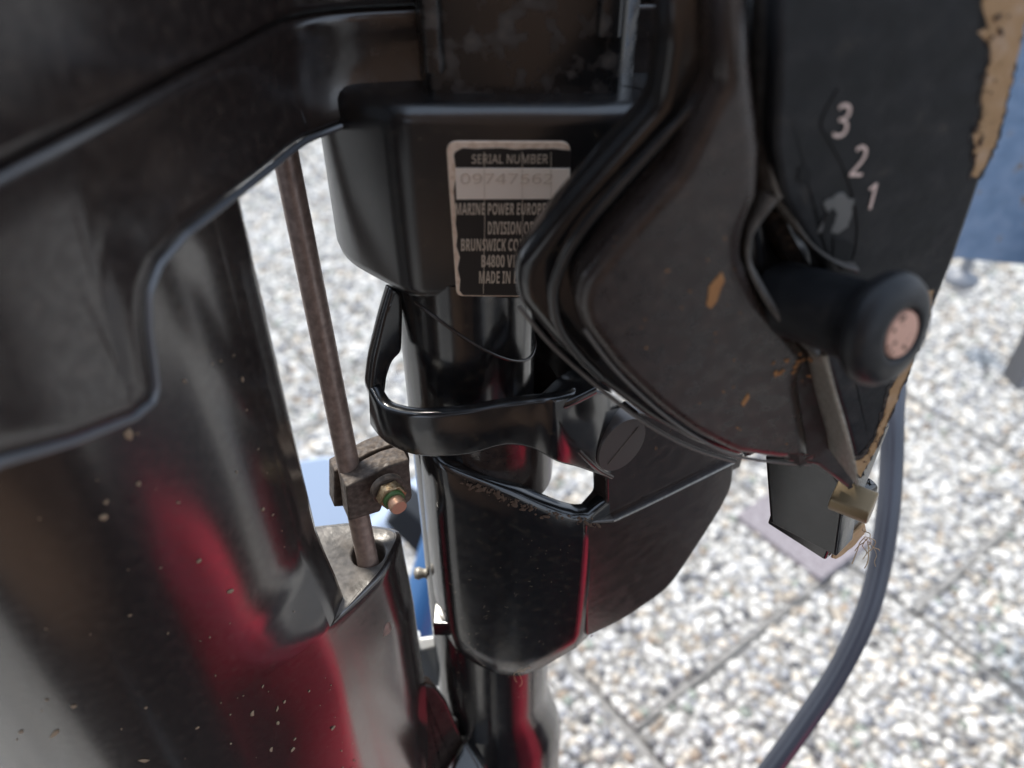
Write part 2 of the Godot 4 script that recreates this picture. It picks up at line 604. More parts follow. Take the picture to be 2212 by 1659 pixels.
func hull_point(phi: float, y: float) -> Vector3:   # driveshaft housing, phi in degrees: 0 right, 90 towards the camera
	var p := oval(phi, y)
	var edge := 45.0
	if phi >= edge: return p
	var a := oval(edge, y)
	var t := (phi - 14.0) / (edge - 14.0)
	var v := notch(y)
	var c1 := v + Vector3(-0.0115, 0, 0.0184) * 0.55
	var c0 := a + Vector3(0.0165, 0, -0.0165) * 0.62
	var q := v.bezier_interpolate(c1, c0, a, t)
	return p.lerp(q, smoothstep(-0.24, LUG, y))

func housing() -> void:
	var list := []; var strip := []
	var ys := []
	for i in 23: ys.append(-0.05 + (LUG + 0.05) * i / 22.0)
	for y in ys:
		var a := PackedVector3Array()
		for i in 73: a.append(hull_point(14.0 + i * 2.6, y))
		list.append(a)
		var e := hull_point(14.0, y)
		var s := PackedVector3Array([e])
		for q in [[0.0012, -0.0035], [0.0017, -0.007], [0.0022, -0.011], [0.0027, -0.013], [0.0027, -0.015], [0.0010, -0.0165], [-0.03, -0.018]]:
			s.append(e + Vector3(q[0], 0, q[1]))
		strip.append(s)
	rows(list, false, 1)
	# below the lug top the skin runs on round the lug
	var lug := []
	for q in soft([[-0.0740, -0.1857, 0], [-0.0535, -0.2165, 0.008], [-0.0500, -0.2385, 0.006], [-0.075, -0.2435, 0.004], [-0.11, -0.238, 0]]): lug.append(Vector2(q.x, q.y))
	var face := []
	for k in 6: face.append(lug[0].lerp(lug[1], k / 6.0))
	for k in range(1, lug.size()): face.append(lug[k])
	var mid := Vector2(-0.085, -0.215)
	var low := []
	var steps := [0.0, 0.0004, 0.0009, 0.0016, 0.003, 0.006, 0.011, 0.017, 0.024, 0.032, 0.042]
	for k in 22: steps.append(0.055 + k * 0.018)
	for d in steps:
		var y: float = LUG - d
		var a := PackedVector3Array()
		var inset := 0.003 * (1.0 - sqrt(1.0 - pow(1.0 - minf(d / 0.003, 1.0), 2.0)))
		for k in range(face.size() - 1, 0, -1):
			var f: Vector2 = face[k]
			var out := (f - mid).normalized()
			f += out * (lug_grow(y) - inset * minf(1.0, k / 5.0))
			a.append(Vector3(f.x, Y(y), f.y))
		for i in 73: a.append(hull_point(14.0 + i * 2.6, y))
		low.append(a)
	rows(low, false, 1)
	orient(Vector3(-0.14, 0.7, -0.22))
	var at_strip := buf_v.size()
	rows(strip, false)
	var turn := 0.0
	for q in range(at_strip, buf_v.size(), 3):
		turn += (buf_v[q + 1] - buf_v[q]).cross(buf_v[q + 2] - buf_v[q]).x
	if turn > 0.0: flip_since(at_strip)
	var body := build("driveshaft_housing", M.housing, motor)
	# flecks of dried dirt stuck to it
	for i in 150:
		var phi := rng.randf_range(16, 85)
		var y := -0.13 - 0.3 * pow(rng.randf(), 0.8)
		var p := hull_point(phi, y)
		var n := (hull_point(phi, y) - Vector3(-0.17, Y(y), -0.22))
		n = Vector3(n.x / 0.0081, 0, n.z / 0.009).normalized()
		fleck(p + n * 0.0002, n, (0.0002 + 0.0009 * pow(rng.randf(), 2.4)) * (1.7 if rng.randf() < 0.08 else 1.0))
	var d := build("dirt_flecks", M.speck, motor)
	tag(d, "tan flecks of dried dirt on the black housing", "", "", "stuff")
	boss()

func fleck(p: Vector3, n: Vector3, r: float) -> void:
	var start := buf_v.size()
	var x := n.cross(Vector3.UP).normalized()
	var y := n.cross(x)
	var ring := PackedVector3Array(); var top := PackedVector3Array()
	var st := rng.randf_range(0.8, 2.4)
	var tw := rng.randf() * TAU
	for j in 7:
		var a := TAU * j / 7
		var q := Vector2(cos(a) * st, sin(a)).rotated(tw) * r * rng.randf_range(0.65, 1.25)
		ring.append(p + x * q.x + y * q.y)
		top.append(p + (x * q.x + y * q.y) * 0.6 + n * r * 0.4)
	rows([ring, top], true, 1)
	group_at += 1
	cap(top, false)
	outward(start)

func boss() -> void:   # lower mount lug with the hole for the shift rod
	var y0 := Y(-0.2705)
	var pts := []
	for p in [[-0.095, -0.176, 0], [-0.0735, -0.1865, 0.002], [-0.0535, -0.2165, 0.008], [-0.0500, -0.2385, 0.006], [-0.075, -0.2435, 0.004], [-0.11, -0.238, 0], [-0.115, -0.2, 0]]:
		pts.append([p[0] * 1000, p[1] * 1000, p[2] * 1000])
	var o := soft(pts)
	var c := Vector2(-0.0640, -0.2235)
	# the outline looked up by angle around the hole
	var k := 72
	var edge := PackedVector3Array()
	for i in k:
		var d := Vector2(cos(TAU * i / k), sin(TAU * i / k))
		var best := 1e9
		for j in o.size():
			var h = Geometry2D.segment_intersects_segment(c, c + d * 0.3, o[j] / 1000.0, o[(j + 1) % o.size()] / 1000.0)
			if h != null: best = minf(best, c.distance_to(h))
		if best > 1.0: best = 0.03
		edge.append(Vector3(d.x * best, 0, d.y * best))
	var cen := Vector3(c.x, 0, c.y)
	var ring := func(shrink: float, y: float, grow := 0.0) -> PackedVector3Array:
		var a := PackedVector3Array()
		for e in edge: a.append(cen + e * (1.0 - shrink / maxf(e.length(), 0.004)) + e.normalized() * grow + Vector3(0, y, 0))
		return a
	var hole := func(r: float, y: float) -> PackedVector3Array:
		var a := PackedVector3Array()
		for i in k: a.append(cen + Vector3(cos(TAU * i / k), 0, sin(TAU * i / k)) * r + Vector3(0, y, 0))
		return a
	rows([ring.call(0.0024, y0 - 0.0001), hole.call(0.0086, y0 + 0.0003), hole.call(0.0078, y0 - 0.0001), hole.call(0.0073, y0 - 0.0016), hole.call(0.0072, y0 - 0.05)], true)
	orient(cen + Vector3(0, 0.4, 0))
	build("lug_top", M.lug, motor)

func swivel() -> void:
	# head block that carries the serial plate
	var plan := []
	for p in [[-36.5, -235, 6], [62, -235, 4], [70, -262, 4], [70, -330, 4], [-70, -330, 8], [-72.5, -288, 10], [-66, -262, 14]]:
		plan.append(p)
	var pts := PackedVector3Array()
	for q in soft(plan): pts.append(Vector3(q.x / 1000, Y(-0.0773), q.y / 1000))
	slab(pts, Vector3.UP, 0.0705, 0.006, 0.007)
	build("swivel_head", M.head, motor)
	# dirty wall above it
	var up := PackedVector3Array()
	for q in soft([[-26, -248, 2], [34, -248, 2], [40, -262, 2], [40, -330, 0], [-30, -330, 0], [-30, -262, 0]]):
		up.append(Vector3(q.x / 1000, Y(0.12), q.y / 1000))
	slab(up, Vector3.UP, 0.1985, 0.002)
	for s in [[-24, -244, 4.0, 0.12], [29, -245, 5.0, 0.13]]:
		var v := PackedVector3Array()
		for q in soft([[s[0] - s[2], s[1] - 6, 0], [s[0] - s[2] * 0.6, s[1], 1], [s[0] + s[2] * 0.6, s[1], 1], [s[0] + s[2], s[1] - 6, 0]]):
			v.append(Vector3(q.x / 1000, Y(s[3]), q.y / 1000))
		slab(v, Vector3.UP, 0.19, 0.001)
	build("dirty_upper_bracket", M.upper, motor)
	serial_plate()
	# the swivel tube, upper and lower lengths
	lathe(Vector3(-0.018, Y(-0.14), -0.262), Vector3.DOWN, [[0.0275, 0.0], [0.0275, 0.2], [0.0275, 0.30]], 64)
	build("swivel_tube", M.gloss, motor)
	lathe(Vector3(-0.010, Y(-0.36), -0.262), Vector3.DOWN, [[0.0315, 0.0], [0.0315, 0.075], [0.0318, 0.085], [0.0335, 0.097], [0.038, 0.112], [0.042, 0.13], [0.043, 0.2]], 64)
	build("lower_yoke", M.gloss, motor)
	# a thin bar drawn for the dark crease sloping across the tube
	var col := []
	for i in 15:
		var a := lerpf(-0.35, PI * 0.72, i / 14.0)
		var y := -0.149 - 0.034 * smoothstep(-0.2, 2.0, PI * 0.72 - a)
		col.append(Vector3(-0.018 + cos(a) * 0.0276, Y(y), -0.262 + sin(a) * 0.0276))
	bar(curve(col, 3), [0.0006], 8)
	build("tube_crease", M.cast, motor)

func lettering(parent: Node, words: String, x0: float, y0: float, x1: float, y1: float, plane: Vector3, n: Vector3, m: Material, slant := 0.0, bold := false) -> void:
	var t := TextMesh.new()
	var f := SystemFont.new()
	f.font_names = PackedStringArray(["Droid Sans"])
	if bold: f.font_weight = 700
	t.font = f
	t.text = words
	t.font_size = 48
	t.pixel_size = 0.001
	t.depth = 0.004
	t.curve_step = 2.0
	var box := t.get_aabb()
	var a := on(x0, y0, plane, n)
	var b := on(x1, y0, plane, n)
	var c := on(x0, y1, plane, n)
	var ex := b - a
	var ey := a - c
	var size := box.size
	var o := MeshInstance3D.new()
	o.mesh = t
	o.material_override = m
	o.name = numbered("lettering", parent)
	parent.add_child(o, true)
	var bx := ex / size.x
	var by := (ey + ex.normalized() * ey.length() * slant) / size.y
	var bz := n.normalized() * 0.05
	o.transform = Transform3D(Basis(bx, by, bz), Vector3())
	o.position = (a + c + b + c - a + ex - ex) * 0.0 + c + ex * 0.0
	o.position -= bx * box.position.x + by * box.position.y

func serial_plate() -> void:
	var n := Vector3.BACK
	var d := 0.2344
	slab(poly([[963, 305, 26], [1232, 306, 22], [1226, 642, 12], [986, 640, 14]], upright(d), n), n, 0.0006, 0.0003)
	var p := build("serial_plate", M.label_cream, motor)
	tag(p, "worn serial number sticker with cream border")
	var jag := [[979, 330, 10]]
	for i in 8: jag.append([1000 + i * 28, 322 + rng.randf_range(-2, 3), 0])
	jag.append([1233, 326, 0])
	jag.append([1227, 640, 6])
	jag.append([1000, 638, 4])
	for i in 12: jag.append([994 - i * 1.2 + rng.randf_range(-4, 4), 628 - i * 24.0, 0])
	slab(poly(jag, upright(d - 0.0003), n), n, 0.0005, 0.0001)
	build("sticker_print", M.label_black, p)
	slab(poly([[983, 363], [1231, 364], [1231, 430], [986, 431]], upright(d - 0.0006), n), n, 0.0003, 0.0001)
	build("number_field", M.field, p)
	for x in [1128.0, 1190.0, 1046.0]:
		bar(PackedVector3Array([on(x, 328, upright(d - 0.0006), n), on(x + 1, 480, upright(d - 0.0006), n), on(x - 2, 634, upright(d - 0.0006), n)]), [0.00011], 5)
	build("crease", M.print_cream, p)
	var pl := upright(d - 0.0005)
	lettering(p, "SERIAL NUMBER", 1019, 334, 1184, 353, pl, n, M.print_cream)
	lettering(p, "09747562", 995, 374, 1195, 397, upright(d - 0.0007), n, M.print_faint)
	lettering(p, "MARINE POWER EUROPE, INC.", 984, 439, 1224, 468, pl, n, M.print_cream, 0.0, true)
	lettering(p, "DIVISION OF", 1054, 479, 1152, 506, pl, n, M.print_cream, 0.0, true)
	lettering(p, "BRUNSWICK CORPORATION", 996, 516, 1216, 542, pl, n, M.print_cream, 0.0, true)
	lettering(p, "B4800 VERVIERS", 1040, 551, 1178, 577, pl, n, M.print_cream, 0.0, true)
	lettering(p, "MADE IN BELGIUM", 1035, 586, 1182, 612, pl, n, M.print_cream, 0.0, true)

func steering_arm() -> void:
	# bent flat bar round the tube
	var e := []
	var w := []
	for s in [[796, 838, 800, 922, 0.298], [818, 872, 822, 950, 0.2945], [850, 888, 856, 972, 0.291], [905, 897, 912, 988, 0.287], [1000, 891, 1005, 986, 0.284], [1090, 876, 1090, 965, 0.282], [1150, 868, 1150, 972, 0.280], [1206, 862, 1204, 1000, 0.279], [1260, 846, 1256, 1014, 0.286], [1318, 852, 1312, 1034, 0.304], [1362, 878, 1350, 1042, 0.338]]:
		var a := at(s[0], s[1], s[4])
		var b := on(s[2], s[3], a, Vector3.BACK)
		e.append([a, b])
	for s in [Vector3(1, 0, -0.25), Vector3(0.8, 0, -0.6), Vector3(0.45, 0, -0.9), Vector3(0.1, 0, -1), Vector3(-0.05, 0, -1), Vector3(-0.1, 0, -1), Vector3(-0.1, 0, -1), Vector3(-0.25, 0, -1), Vector3(-0.5, 0, -0.85), Vector3(-0.6, 0, -0.8), Vector3(-0.6, 0, -0.8)]: w.append(s)
	strap(e, 0.0055, w, 8)
	# the rising leg at the left
	var n := Vector3(0.55, 0.1, 0.83).normalized()
	var o := at(800, 838, 0.298)
	slab(poly([[846, 622, 6], [874, 630, 6], [870, 762, 12], [850, 780, 14], [838, 815, 10], [832, 868, 8], [812, 872, 10], [797, 840, 14], [804, 780, 20], [826, 690, 14]], o, n), n, 0.006, 0.0018, 0.0015)
	strap([[at(1080, 882, 0.290), at(1080, 892, 0.287)], [at(1150, 862, 0.291), at(1150, 878, 0.284)], [at(1205, 812, 0.296), at(1225, 868, 0.281)], [at(1250, 786, 0.298), at(1290, 838, 0.281)]], 0.004, [Vector3.DOWN, Vector3.DOWN, Vector3.DOWN, Vector3.DOWN], 8)
	build("steering_arm", M.arm, motor)
	var nn := Vector3(0.565, 0.044, 0.825)
	var c := at(1345, 962, 0.3205)
	var r := 0.0133
	lathe(c, nn, [[r * 0.98, -0.012], [r * 0.98, -0.001], [r * 0.95, 0.0], [r * 0.95, 0.0], [r * 0.3, 0.0002], [0.0, 0.0002]], 48)
	var bolt := build("pivot_bolt", M.bolt, motor)
	var up := Vector3(0.64, 0.62, -0.45).normalized()
	up = (up - nn.normalized() * up.dot(nn.normalized())).normalized()
	bar(PackedVector3Array([c + nn * 0.0003 - up * r * 0.75, c + nn * 0.0003, c + nn * 0.0003 + up * r * 0.75]), [0.00022], 6)
	build("slot_line", M.coupler, bolt)
	# small fillet web beside the bolt
	bar(curve([at(1250, 974, 0.2835), at(1274, 998, 0.2895), at(1298, 1018, 0.298), at(1322, 1030, 0.3055)], 5), [0.0009], 8)
	build("arm_rib", M.cast, motor)

func lower_bracket() -> void:
	# front shell of the lower swivel bracket, bowed round the tube
	var zf := -0.2275
	var top := []
	for p in [[920, 1012], [945, 1016], [975, 1024], [1010, 1036], [1060, 1052], [1110, 1070], [1160, 1095], [1210, 1118], [1240, 1128], [1275, 1130]]:
		var q := on(p[0], p[1], upright(-zf), Vector3.BACK)
		top.append([q.x, q.y - EYE.y])
	var low := []
	for p in [[940, 1385], [960, 1402], [990, 1424], [1030, 1448], [1070, 1464], [1100, 1468], [1125, 1470], [1160, 1458], [1210, 1434], [1285, 1398]]:
		var q := on(p[0], p[1], upright(-zf), Vector3.BACK)
		low.append([q.x, q.y - EYE.y])
	var list := []
	var k := 40
	for i in k + 1:
		var s := float(i) / k
		var x := lerpf(-0.0462, 0.0335, s)
		var z := zf - 0.034 * pow(clampf((-0.026 - x) / 0.0205, 0, 1), 2.2) - 0.002 * pow(x / 0.03, 2)
		var yt := along_line(top, x)
		var yl := along_line(low, x)
		var a := PackedVector3Array()
		var out := Vector3(-0.9 * clampf((-0.026 - x) / 0.02, 0, 1), 0, 1).normalized()
		a.append(Vector3(x, Y(yt), z) - out * 0.009)
		a.append(Vector3(x, Y(yt + 0.001), z) - out * 0.006)
		a.append(Vector3(x, Y(yt + 0.0012), z) - out * 0.003)
		a.append(Vector3(x, Y(yt + 0.0003), z) - out * 0.001)
		a.append(Vector3(x, Y(yt - 0.0018), z))
		for j in 8:
			var q := (j + 1) / 9.0
			a.append(Vector3(x, Y(lerpf(yt - 0.004, yl + 0.005, q)), z + 0.0012 * sin(PI * q)))
		a.append(Vector3(x, Y(yl + 0.003), z - 0.0006))
		a.append(Vector3(x, Y(yl + 0.0008), z - 0.002))
		a.append(Vector3(x, Y(yl), z - 0.005))
		a.append(Vector3(x, Y(yl + 0.001), z - 0.03))
		list.append(a)
	for j in 3:   # turns the corner behind the cheek
		var a := PackedVector3Array()
		for p in list[k]: a.append(p + Vector3(0.004, 0, -0.004) * (j + 1) * (1 + j))
		list.append(a)
	rows(list, false)
	orient(Vector3(0, 0.75, -0.30))
	# inner wall seen through the opening
	build("swivel_bracket_front", M.gloss, motor)
	# right cheek: a lower plate with a sharp chipped edge, and the wall above it
	var n := Vector3(0.565, 0, 0.825).normalized()
	var o := Vector3(0.0318, 0, -0.2295)
	slab(poly([[1262, 1130, 3], [1330, 1124, 3], [1470, 1058, 0], [1586, 999, 2], [1583, 1048, 20], [1560, 1096, 30], [1500, 1190, 40], [1445, 1272, 40], [1345, 1340, 30], [1265, 1378, 12]], o + n * 0.0006, n), n, 0.012, 0.0013, 0.001)
	build("swivel_cheek", M.cast, motor)
	var o2 := o - n * 0.0022
	slab(poly([[1310, 1036, 4], [1330, 1000, 6], [1380, 890, 6], [1620, 940, 4], [1600, 1010, 4], [1400, 1105, 0], [1330, 1140, 4], [1262, 1140, 6], [1311, 1086, 10]], o2, n), n, 0.010, 0.0012, 0.001)
	build("swivel_web", M.cast, motor)
	var edge := []
	for p in [[1326, 1126], [1380, 1101], [1440, 1072], [1500, 1042], [1586, 1000]]:
		edge.append(on(p[0], p[1], o + n * 0.0004, n))
	bar(curve(edge, 5), [0.00045], 6)
	build("chipped_edge", M.alloy, motor)
	# back wall of the opening
	var back := PackedVector3Array()
	for q in soft([[-30, -284, 0], [36, -268, 2], [36, -274, 0], [-30, -292, 0]]):
		back.append(Vector3(q.x / 1000, Y(-0.300), q.y / 1000))
	slab(back, Vector3.UP, 0.08, 0.002)
	build("pocket_wall", M.gloss, motor)
	# floor of the pocket between front shell and tube
	var fl := PackedVector3Array()
	for q in soft([[-40, -232, 0], [32, -231, 0], [36, -280, 0], [-40, -285, 0]]):
		fl.append(Vector3(q.x / 1000, Y(-0.335), q.y / 1000))
	slab(fl, Vector3.UP, 0.01, 0.001)
	build("pocket_floor", M.gloss, motor)
	var bk := PackedVector3Array()
	for q in soft([[2, -292, 0], [50, -300, 4], [54, -325, 4], [0, -325, 0]]):
		bk.append(Vector3(q.x / 1000, Y(-0.135), q.y / 1000))
	slab(bk, Vector3.UP, 0.124, 0.002, 0.003)
	build("swivel_core", M.gloss, motor)
	# cast tube boss between arm and bracket
	lathe(Vector3(-0.010, Y(-0.205), -0.262), Vector3.DOWN, [[0.030, 0.0], [0.031, 0.004], [0.0295, 0.01], [0.029, 0.05]], 48)
	build("tube_collar", M.cast, motor)

func along_line(a: Array, x: float) -> float:
	for i in a.size() - 1:
		if x <= a[i + 1][0]:
			var t := clampf((x - a[i][0]) / (a[i + 1][0] - a[i][0]), 0, 1)
			return lerpf(a[i][1], a[i + 1][1], t)
	return a[-1][1]

func clamp_bracket() -> void:
	var n := Vector3(0.12, 0.0, 0.99).normalized()
	var o := at(1500, 700, 0.2145)
	# outer plate, furthest back
	var na := Vector3(0.05, 0, 1).normalized()
	var oa := o - n * 0.013
	slab(poly([[1118, 572, 20], [1112, 612, 14], [1118, 655, 16], [1200, 752, 20], [1300, 840, 20], [1400, 913, 20], [1500, 966, 20], [1592, 996, 6], [1640, 990, 6], [1690, 700, 0], [1660, 420, 0], [1640, 100, 0], [1640, -60, 0], [1440, -60, 0], [1425, 120, 20], [1410, 225, 30], [1200, 462, 40]], oa, na), na, 0.012, 0.005, 0.0015)
	build("clamp_bracket", M.bracket, motor)
	# raised face
	slab(poly([[1256, 618, 24], [1248, 668, 18], [1262, 712, 18], [1330, 800, 20], [1420, 885, 30], [1500, 942, 30], [1590, 985, 10], [1680, 998, 6], [1756, 1004, 4], [1745, 930, 30], [1728, 830, 20], [1755, 770, 10], [1700, 716, 20], [1640, 640, 20], [1606, 565, 20], [1610, 500, 30], [1642, 430, 20], [1648, 330, 10], [1632, 180, 20], [1612, -60, 0], [1560, -60, 0], [1556, 180, 10], [1500, 290, 30], [1462, 372, 30], [1330, 520, 40]], o, n), n, 0.014, 0.004, 0.001)
	build("clamp_face", M.clampface, motor)
	slab(poly([[1690, 740, 8], [1730, 770, 6], [1778, 772, 4], [1796, 840, 6], [1850, 1040, 4], [1838, 1062, 6], [1764, 1006, 8], [1700, 1000, 4], [1690, 900, 0]], o - n * 0.0045, n), n, 0.012, 0.0015)
	build("clamp_web", M.worn, motor)
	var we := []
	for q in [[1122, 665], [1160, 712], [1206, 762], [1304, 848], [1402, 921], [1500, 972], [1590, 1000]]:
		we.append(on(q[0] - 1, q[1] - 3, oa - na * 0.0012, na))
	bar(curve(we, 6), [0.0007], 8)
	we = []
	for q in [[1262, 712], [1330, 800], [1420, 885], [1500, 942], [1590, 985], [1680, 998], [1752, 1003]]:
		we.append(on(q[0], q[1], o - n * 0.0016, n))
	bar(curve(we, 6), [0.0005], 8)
	build("edge_highlight", M.edge, motor)  # pale bars painted in for the sky highlight on both lower edges
	# bead between the two
	var path := []
	for p in [[1540, 170], [1480, 250], [1432, 300], [1340, 400], [1255, 500], [1208, 585], [1196, 640], [1208, 705], [1250, 765], [1300, 815]]:
		path.append(on(p[0], p[1], o - n * 0.0095, n))
	bar(curve(path, 5), [0.0016], 10)
	build("bracket_bead", M.bracket, motor)
	# near-black sheet added for the shaded gap behind slot and knob
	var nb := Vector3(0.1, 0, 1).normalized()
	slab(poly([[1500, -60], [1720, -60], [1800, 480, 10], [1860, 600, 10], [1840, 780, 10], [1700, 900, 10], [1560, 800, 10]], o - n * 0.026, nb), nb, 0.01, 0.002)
	build("dark_backing", M.deep, motor)
	# ridge with a forked lower end that frames the slot
	var e := []; var w := []
	for s in [[1646, -60, 1694, -60, 0.176], [1640, 60, 1690, 60, 0.1815], [1632, 180, 1680, 180, 0.187], [1630, 300, 1672, 300, 0.193], [1640, 380, 1686, 380, 0.1965], [1652, 430, 1704, 430, 0.199]]:
		e.append([at(s[0], s[1], s[4] + 0.003), at(s[2], s[3], s[4])])
		w.append(Vector3(-0.2, 0, -1))
	strap(e, 0.012, w, 6)
	e = []; w = []
	for s in [[1652, 420, 1692, 430, 0.1985], [1628, 468, 1650, 480, 0.201], [1612, 510, 1628, 516, 0.203], [1608, 556, 1624, 556, 0.206], [1622, 602, 1638, 596, 0.208], [1660, 668, 1676, 660, 0.211], [1704, 722, 1716, 712, 0.2135], [1764, 778, 1774, 764, 0.2165]]:
		e.append([at(s[0], s[1], s[4] + 0.0005), at(s[2], s[3], s[4])])
		w.append(Vector3(0, 0, -1))
	strap(e, 0.010, w, 6)
	e = []; w = []
	for s in [[1660, 430, 1702, 425, 0.1995], [1690, 470, 1730, 490, 0.203], [1735, 520, 1766, 540, 0.206], [1800, 565, 1812, 572, 0.2095], [1850, 590, 1858, 585, 0.212]]:
		e.append([at(s[0], s[1], s[4] + 0.003), at(s[2], s[3], s[4])])
		w.append(Vector3(0, 0, -1))
	strap(e, 0.008, w, 6)
	build("slot_ridge", M.ridge, motor)
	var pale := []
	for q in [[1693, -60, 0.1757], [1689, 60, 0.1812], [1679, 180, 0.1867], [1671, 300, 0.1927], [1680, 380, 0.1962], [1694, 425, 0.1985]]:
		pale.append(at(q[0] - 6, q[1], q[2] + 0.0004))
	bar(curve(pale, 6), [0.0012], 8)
	build("pale_ridge_edge", M.palegrey, motor)  # pale bar along one edge of the ridge
	# grimy lump in the slot
	slab(poly([[1660, 445, 20], [1710, 452, 20], [1730, 530, 20], [1758, 545, 10], [1766, 585, 14], [1740, 612, 14], [1708, 598, 14], [1690, 560, 20], [1655, 500, 20]], o - n * 0.012, n), n, 0.012, 0.005)
	slab(poly([[1625, 588, 10], [1668, 590, 10], [1700, 640, 14], [1690, 690, 10], [1660, 660, 10]], o - n * 0.015, n), n, 0.012, 0.004)
	build("slot_lock", M.dusty, motor)
	number_plate()
	tilt_knob()
	foot()

func number_plate() -> void:
	var n := Vector3(0.25, 0, 0.97).normalized()
	var o := Vector3(0.131, 0, -0.2)
	var pts := poly([[1688, -60, 0], [1680, 200, 10], [1674, 320, 20], [1694, 432, 20], [1770, 560, 10], [1790, 600, 10], [1786, 780, 10], [1822, 900, 0], [1858, 1036, 4], [1884, 1000, 10], [1896, 945, 20], [1968, 792, 0], [2062, 562, 6], [2118, 400, 20], [2176, 190, 20], [2236, -60, 0]], o, n)
	slab(pts, n, 0.007, 0.0016, 0.001)
	var p := build("number_plate", M.plate, motor)
	tag(p, "black clamp plate marked 3 2 1 with worn tan edge")
	var up := o + n * 0.0006
	slab(ragged([[2116, -60], [2117, 20], [2127, 62], [2105, 70], [2130, 92], [2134, 112], [2123, 170], [2112, 212], [2117, 238], [2105, 286], [2095, 290], [2100, 352], [2093, 390], [2114, 390], [2134, 360], [2156, 306], [2176, 232], [2198, 134], [2220, 40], [2234, -60]], up - n * 0.00042, n, 4.0), n, 0.0003, 0.0001)
	slab(ragged([[1994, 622], [2019, 624], [2008, 704], [1962, 816], [1920, 912], [1898, 966], [1860, 1034], [1846, 1020], [1842, 990], [1866, 978], [1885, 948], [1899, 906], [1908, 876], [1916, 838], [1936, 804], [1966, 748], [1988, 698]], up - n * 0.00042, n, 3.5), n, 0.0003, 0.0001)
	build("rust_fringe", M.dusty, p)
	slab(ragged([[2123, -60], [2124, 20], [2134, 62], [2112, 70], [2136, 92], [2141, 112], [2130, 170], [2120, 212], [2124, 238], [2112, 286], [2102, 290], [2108, 352], [2099, 380], [2112, 384], [2128, 360], [2152, 306], [2172, 232], [2196, 134], [2218, 40], [2232, -60]], up - n * 0.0003, n, 3.0), n, 0.0004, 0.0001)
	build("worn_patch", M.primer, p)
	for i in 46:
		var t := rng.randf()
		var q := Vector2(2150, 20).lerp(Vector2(2110, 360), t) + Vector2(rng.randf_range(-16, 40.0 * (1.0 - t)), 0)
		fleck(on(q.x, q.y, up, n), n, 0.0001 + 0.0006 * pow(rng.randf(), 3.0))
	for i in 30:
		var q := Vector2(2006, 640).lerp(Vector2(1870, 1010), rng.randf()) + Vector2(rng.randf_range(-8, 8), 0)
		fleck(on(q.x, q.y, up, n), n, 0.0001 + 0.0004 * pow(rng.randf(), 3.0))
	tag(build("rust_spots", M.grime, p), "", "", "", "stuff")
	slab(ragged([[2000, 628], [2018, 628], [2006, 700], [1960, 812], [1918, 908], [1896, 962], [1860, 1032], [1850, 1020], [1846, 996], [1870, 984], [1890, 952], [1904, 910], [1914, 880], [1922, 842], [1942, 808], [1972, 752], [1994, 702]], up - n * 0.0003, n, 2.5), n, 0.0004, 0.0001)
	build("worn_patch", M.primer, p)
	slab(ragged([[1778, 440], [1812, 418], [1848, 430], [1832, 490], [1812, 505], [1786, 500], [1766, 505], [1790, 462]], up - n * 0.00025, n, 4.5), n, 0.0004, 0.0001)
	build("polished_patch", M.bright, p)
	for h in [[[1728, 360], [1752, 366], [1756, 384], [1738, 398], [1722, 388]], [[1780, 470], [1800, 448], [1810, 462], [1796, 500], [1776, 512]], [[1800, 512], [1832, 520], [1846, 528], [1838, 560], [1818, 584], [1800, 560]]]:
		slab(ragged(h, up - n * 0.0002, n, 1.5), n, 0.0005, 0.0001)
	build("dark_notches", M.deep, p)  # near-black patches painted for the shade in holes and a notch
	var line := []
	for q in [[1812, 190], [1775, 262], [1790, 300], [1822, 360], [1842, 420], [1852, 480], [1850, 530], [1842, 560]]:
		line.append(on(q[0], q[1], up - n * 0.0004, n))
	bar(curve(line, 5), [0.0002], 6)
	build("scribed_line", M.deep, p)
	lettering(p, "3", 1798, 223, 1828, 297, up - n * 0.0004, n, M.number_paint, 0.22)
	lettering(p, "2", 1834, 314, 1862, 381, up - n * 0.0004, n, M.number_paint, 0.26)
	lettering(p, "1", 1866, 396, 1882, 452, up - n * 0.0004, n, M.number_paint, 0.26)
	# the flange along its inner edge, down to the foot
	var e := []; var w := []
	for s in [[1777, 772, 1790, 768, 0.2155], [1797, 840, 1806, 836, 0.2215], [1819, 920, 1830, 916, 0.229], [1843, 1000, 1850, 996, 0.238], [1853, 1052, 1858, 1048, 0.244]]:
		e.append([at(s[0], s[1], s[4] + 0.001), at(s[2], s[3], s[4])])
		w.append(Vector3(-0.2, 0, -1))
	strap(e, 0.02, w, 6)
	build("flange_edge", M.alloy, motor)

func ragged(a: Array, o: Vector3, n: Vector3, amount: float) -> PackedVector3Array:
	var r := PackedVector3Array()
	for i in a.size():
		var p := Vector2(a[i][0], a[i][1])
		var q := Vector2(a[(i + 1) % a.size()][0], a[(i + 1) % a.size()][1])
		var k := maxi(1, int(p.distance_to(q) / 9.0))
		for j in k:
			var s := p.lerp(q, float(j) / k)
			if j > 0: s += Vector2(rng.randf_range(-1, 1), rng.randf_range(-1, 1)) * amount
			r.append(on(s.x, s.y, o, n))
	return r

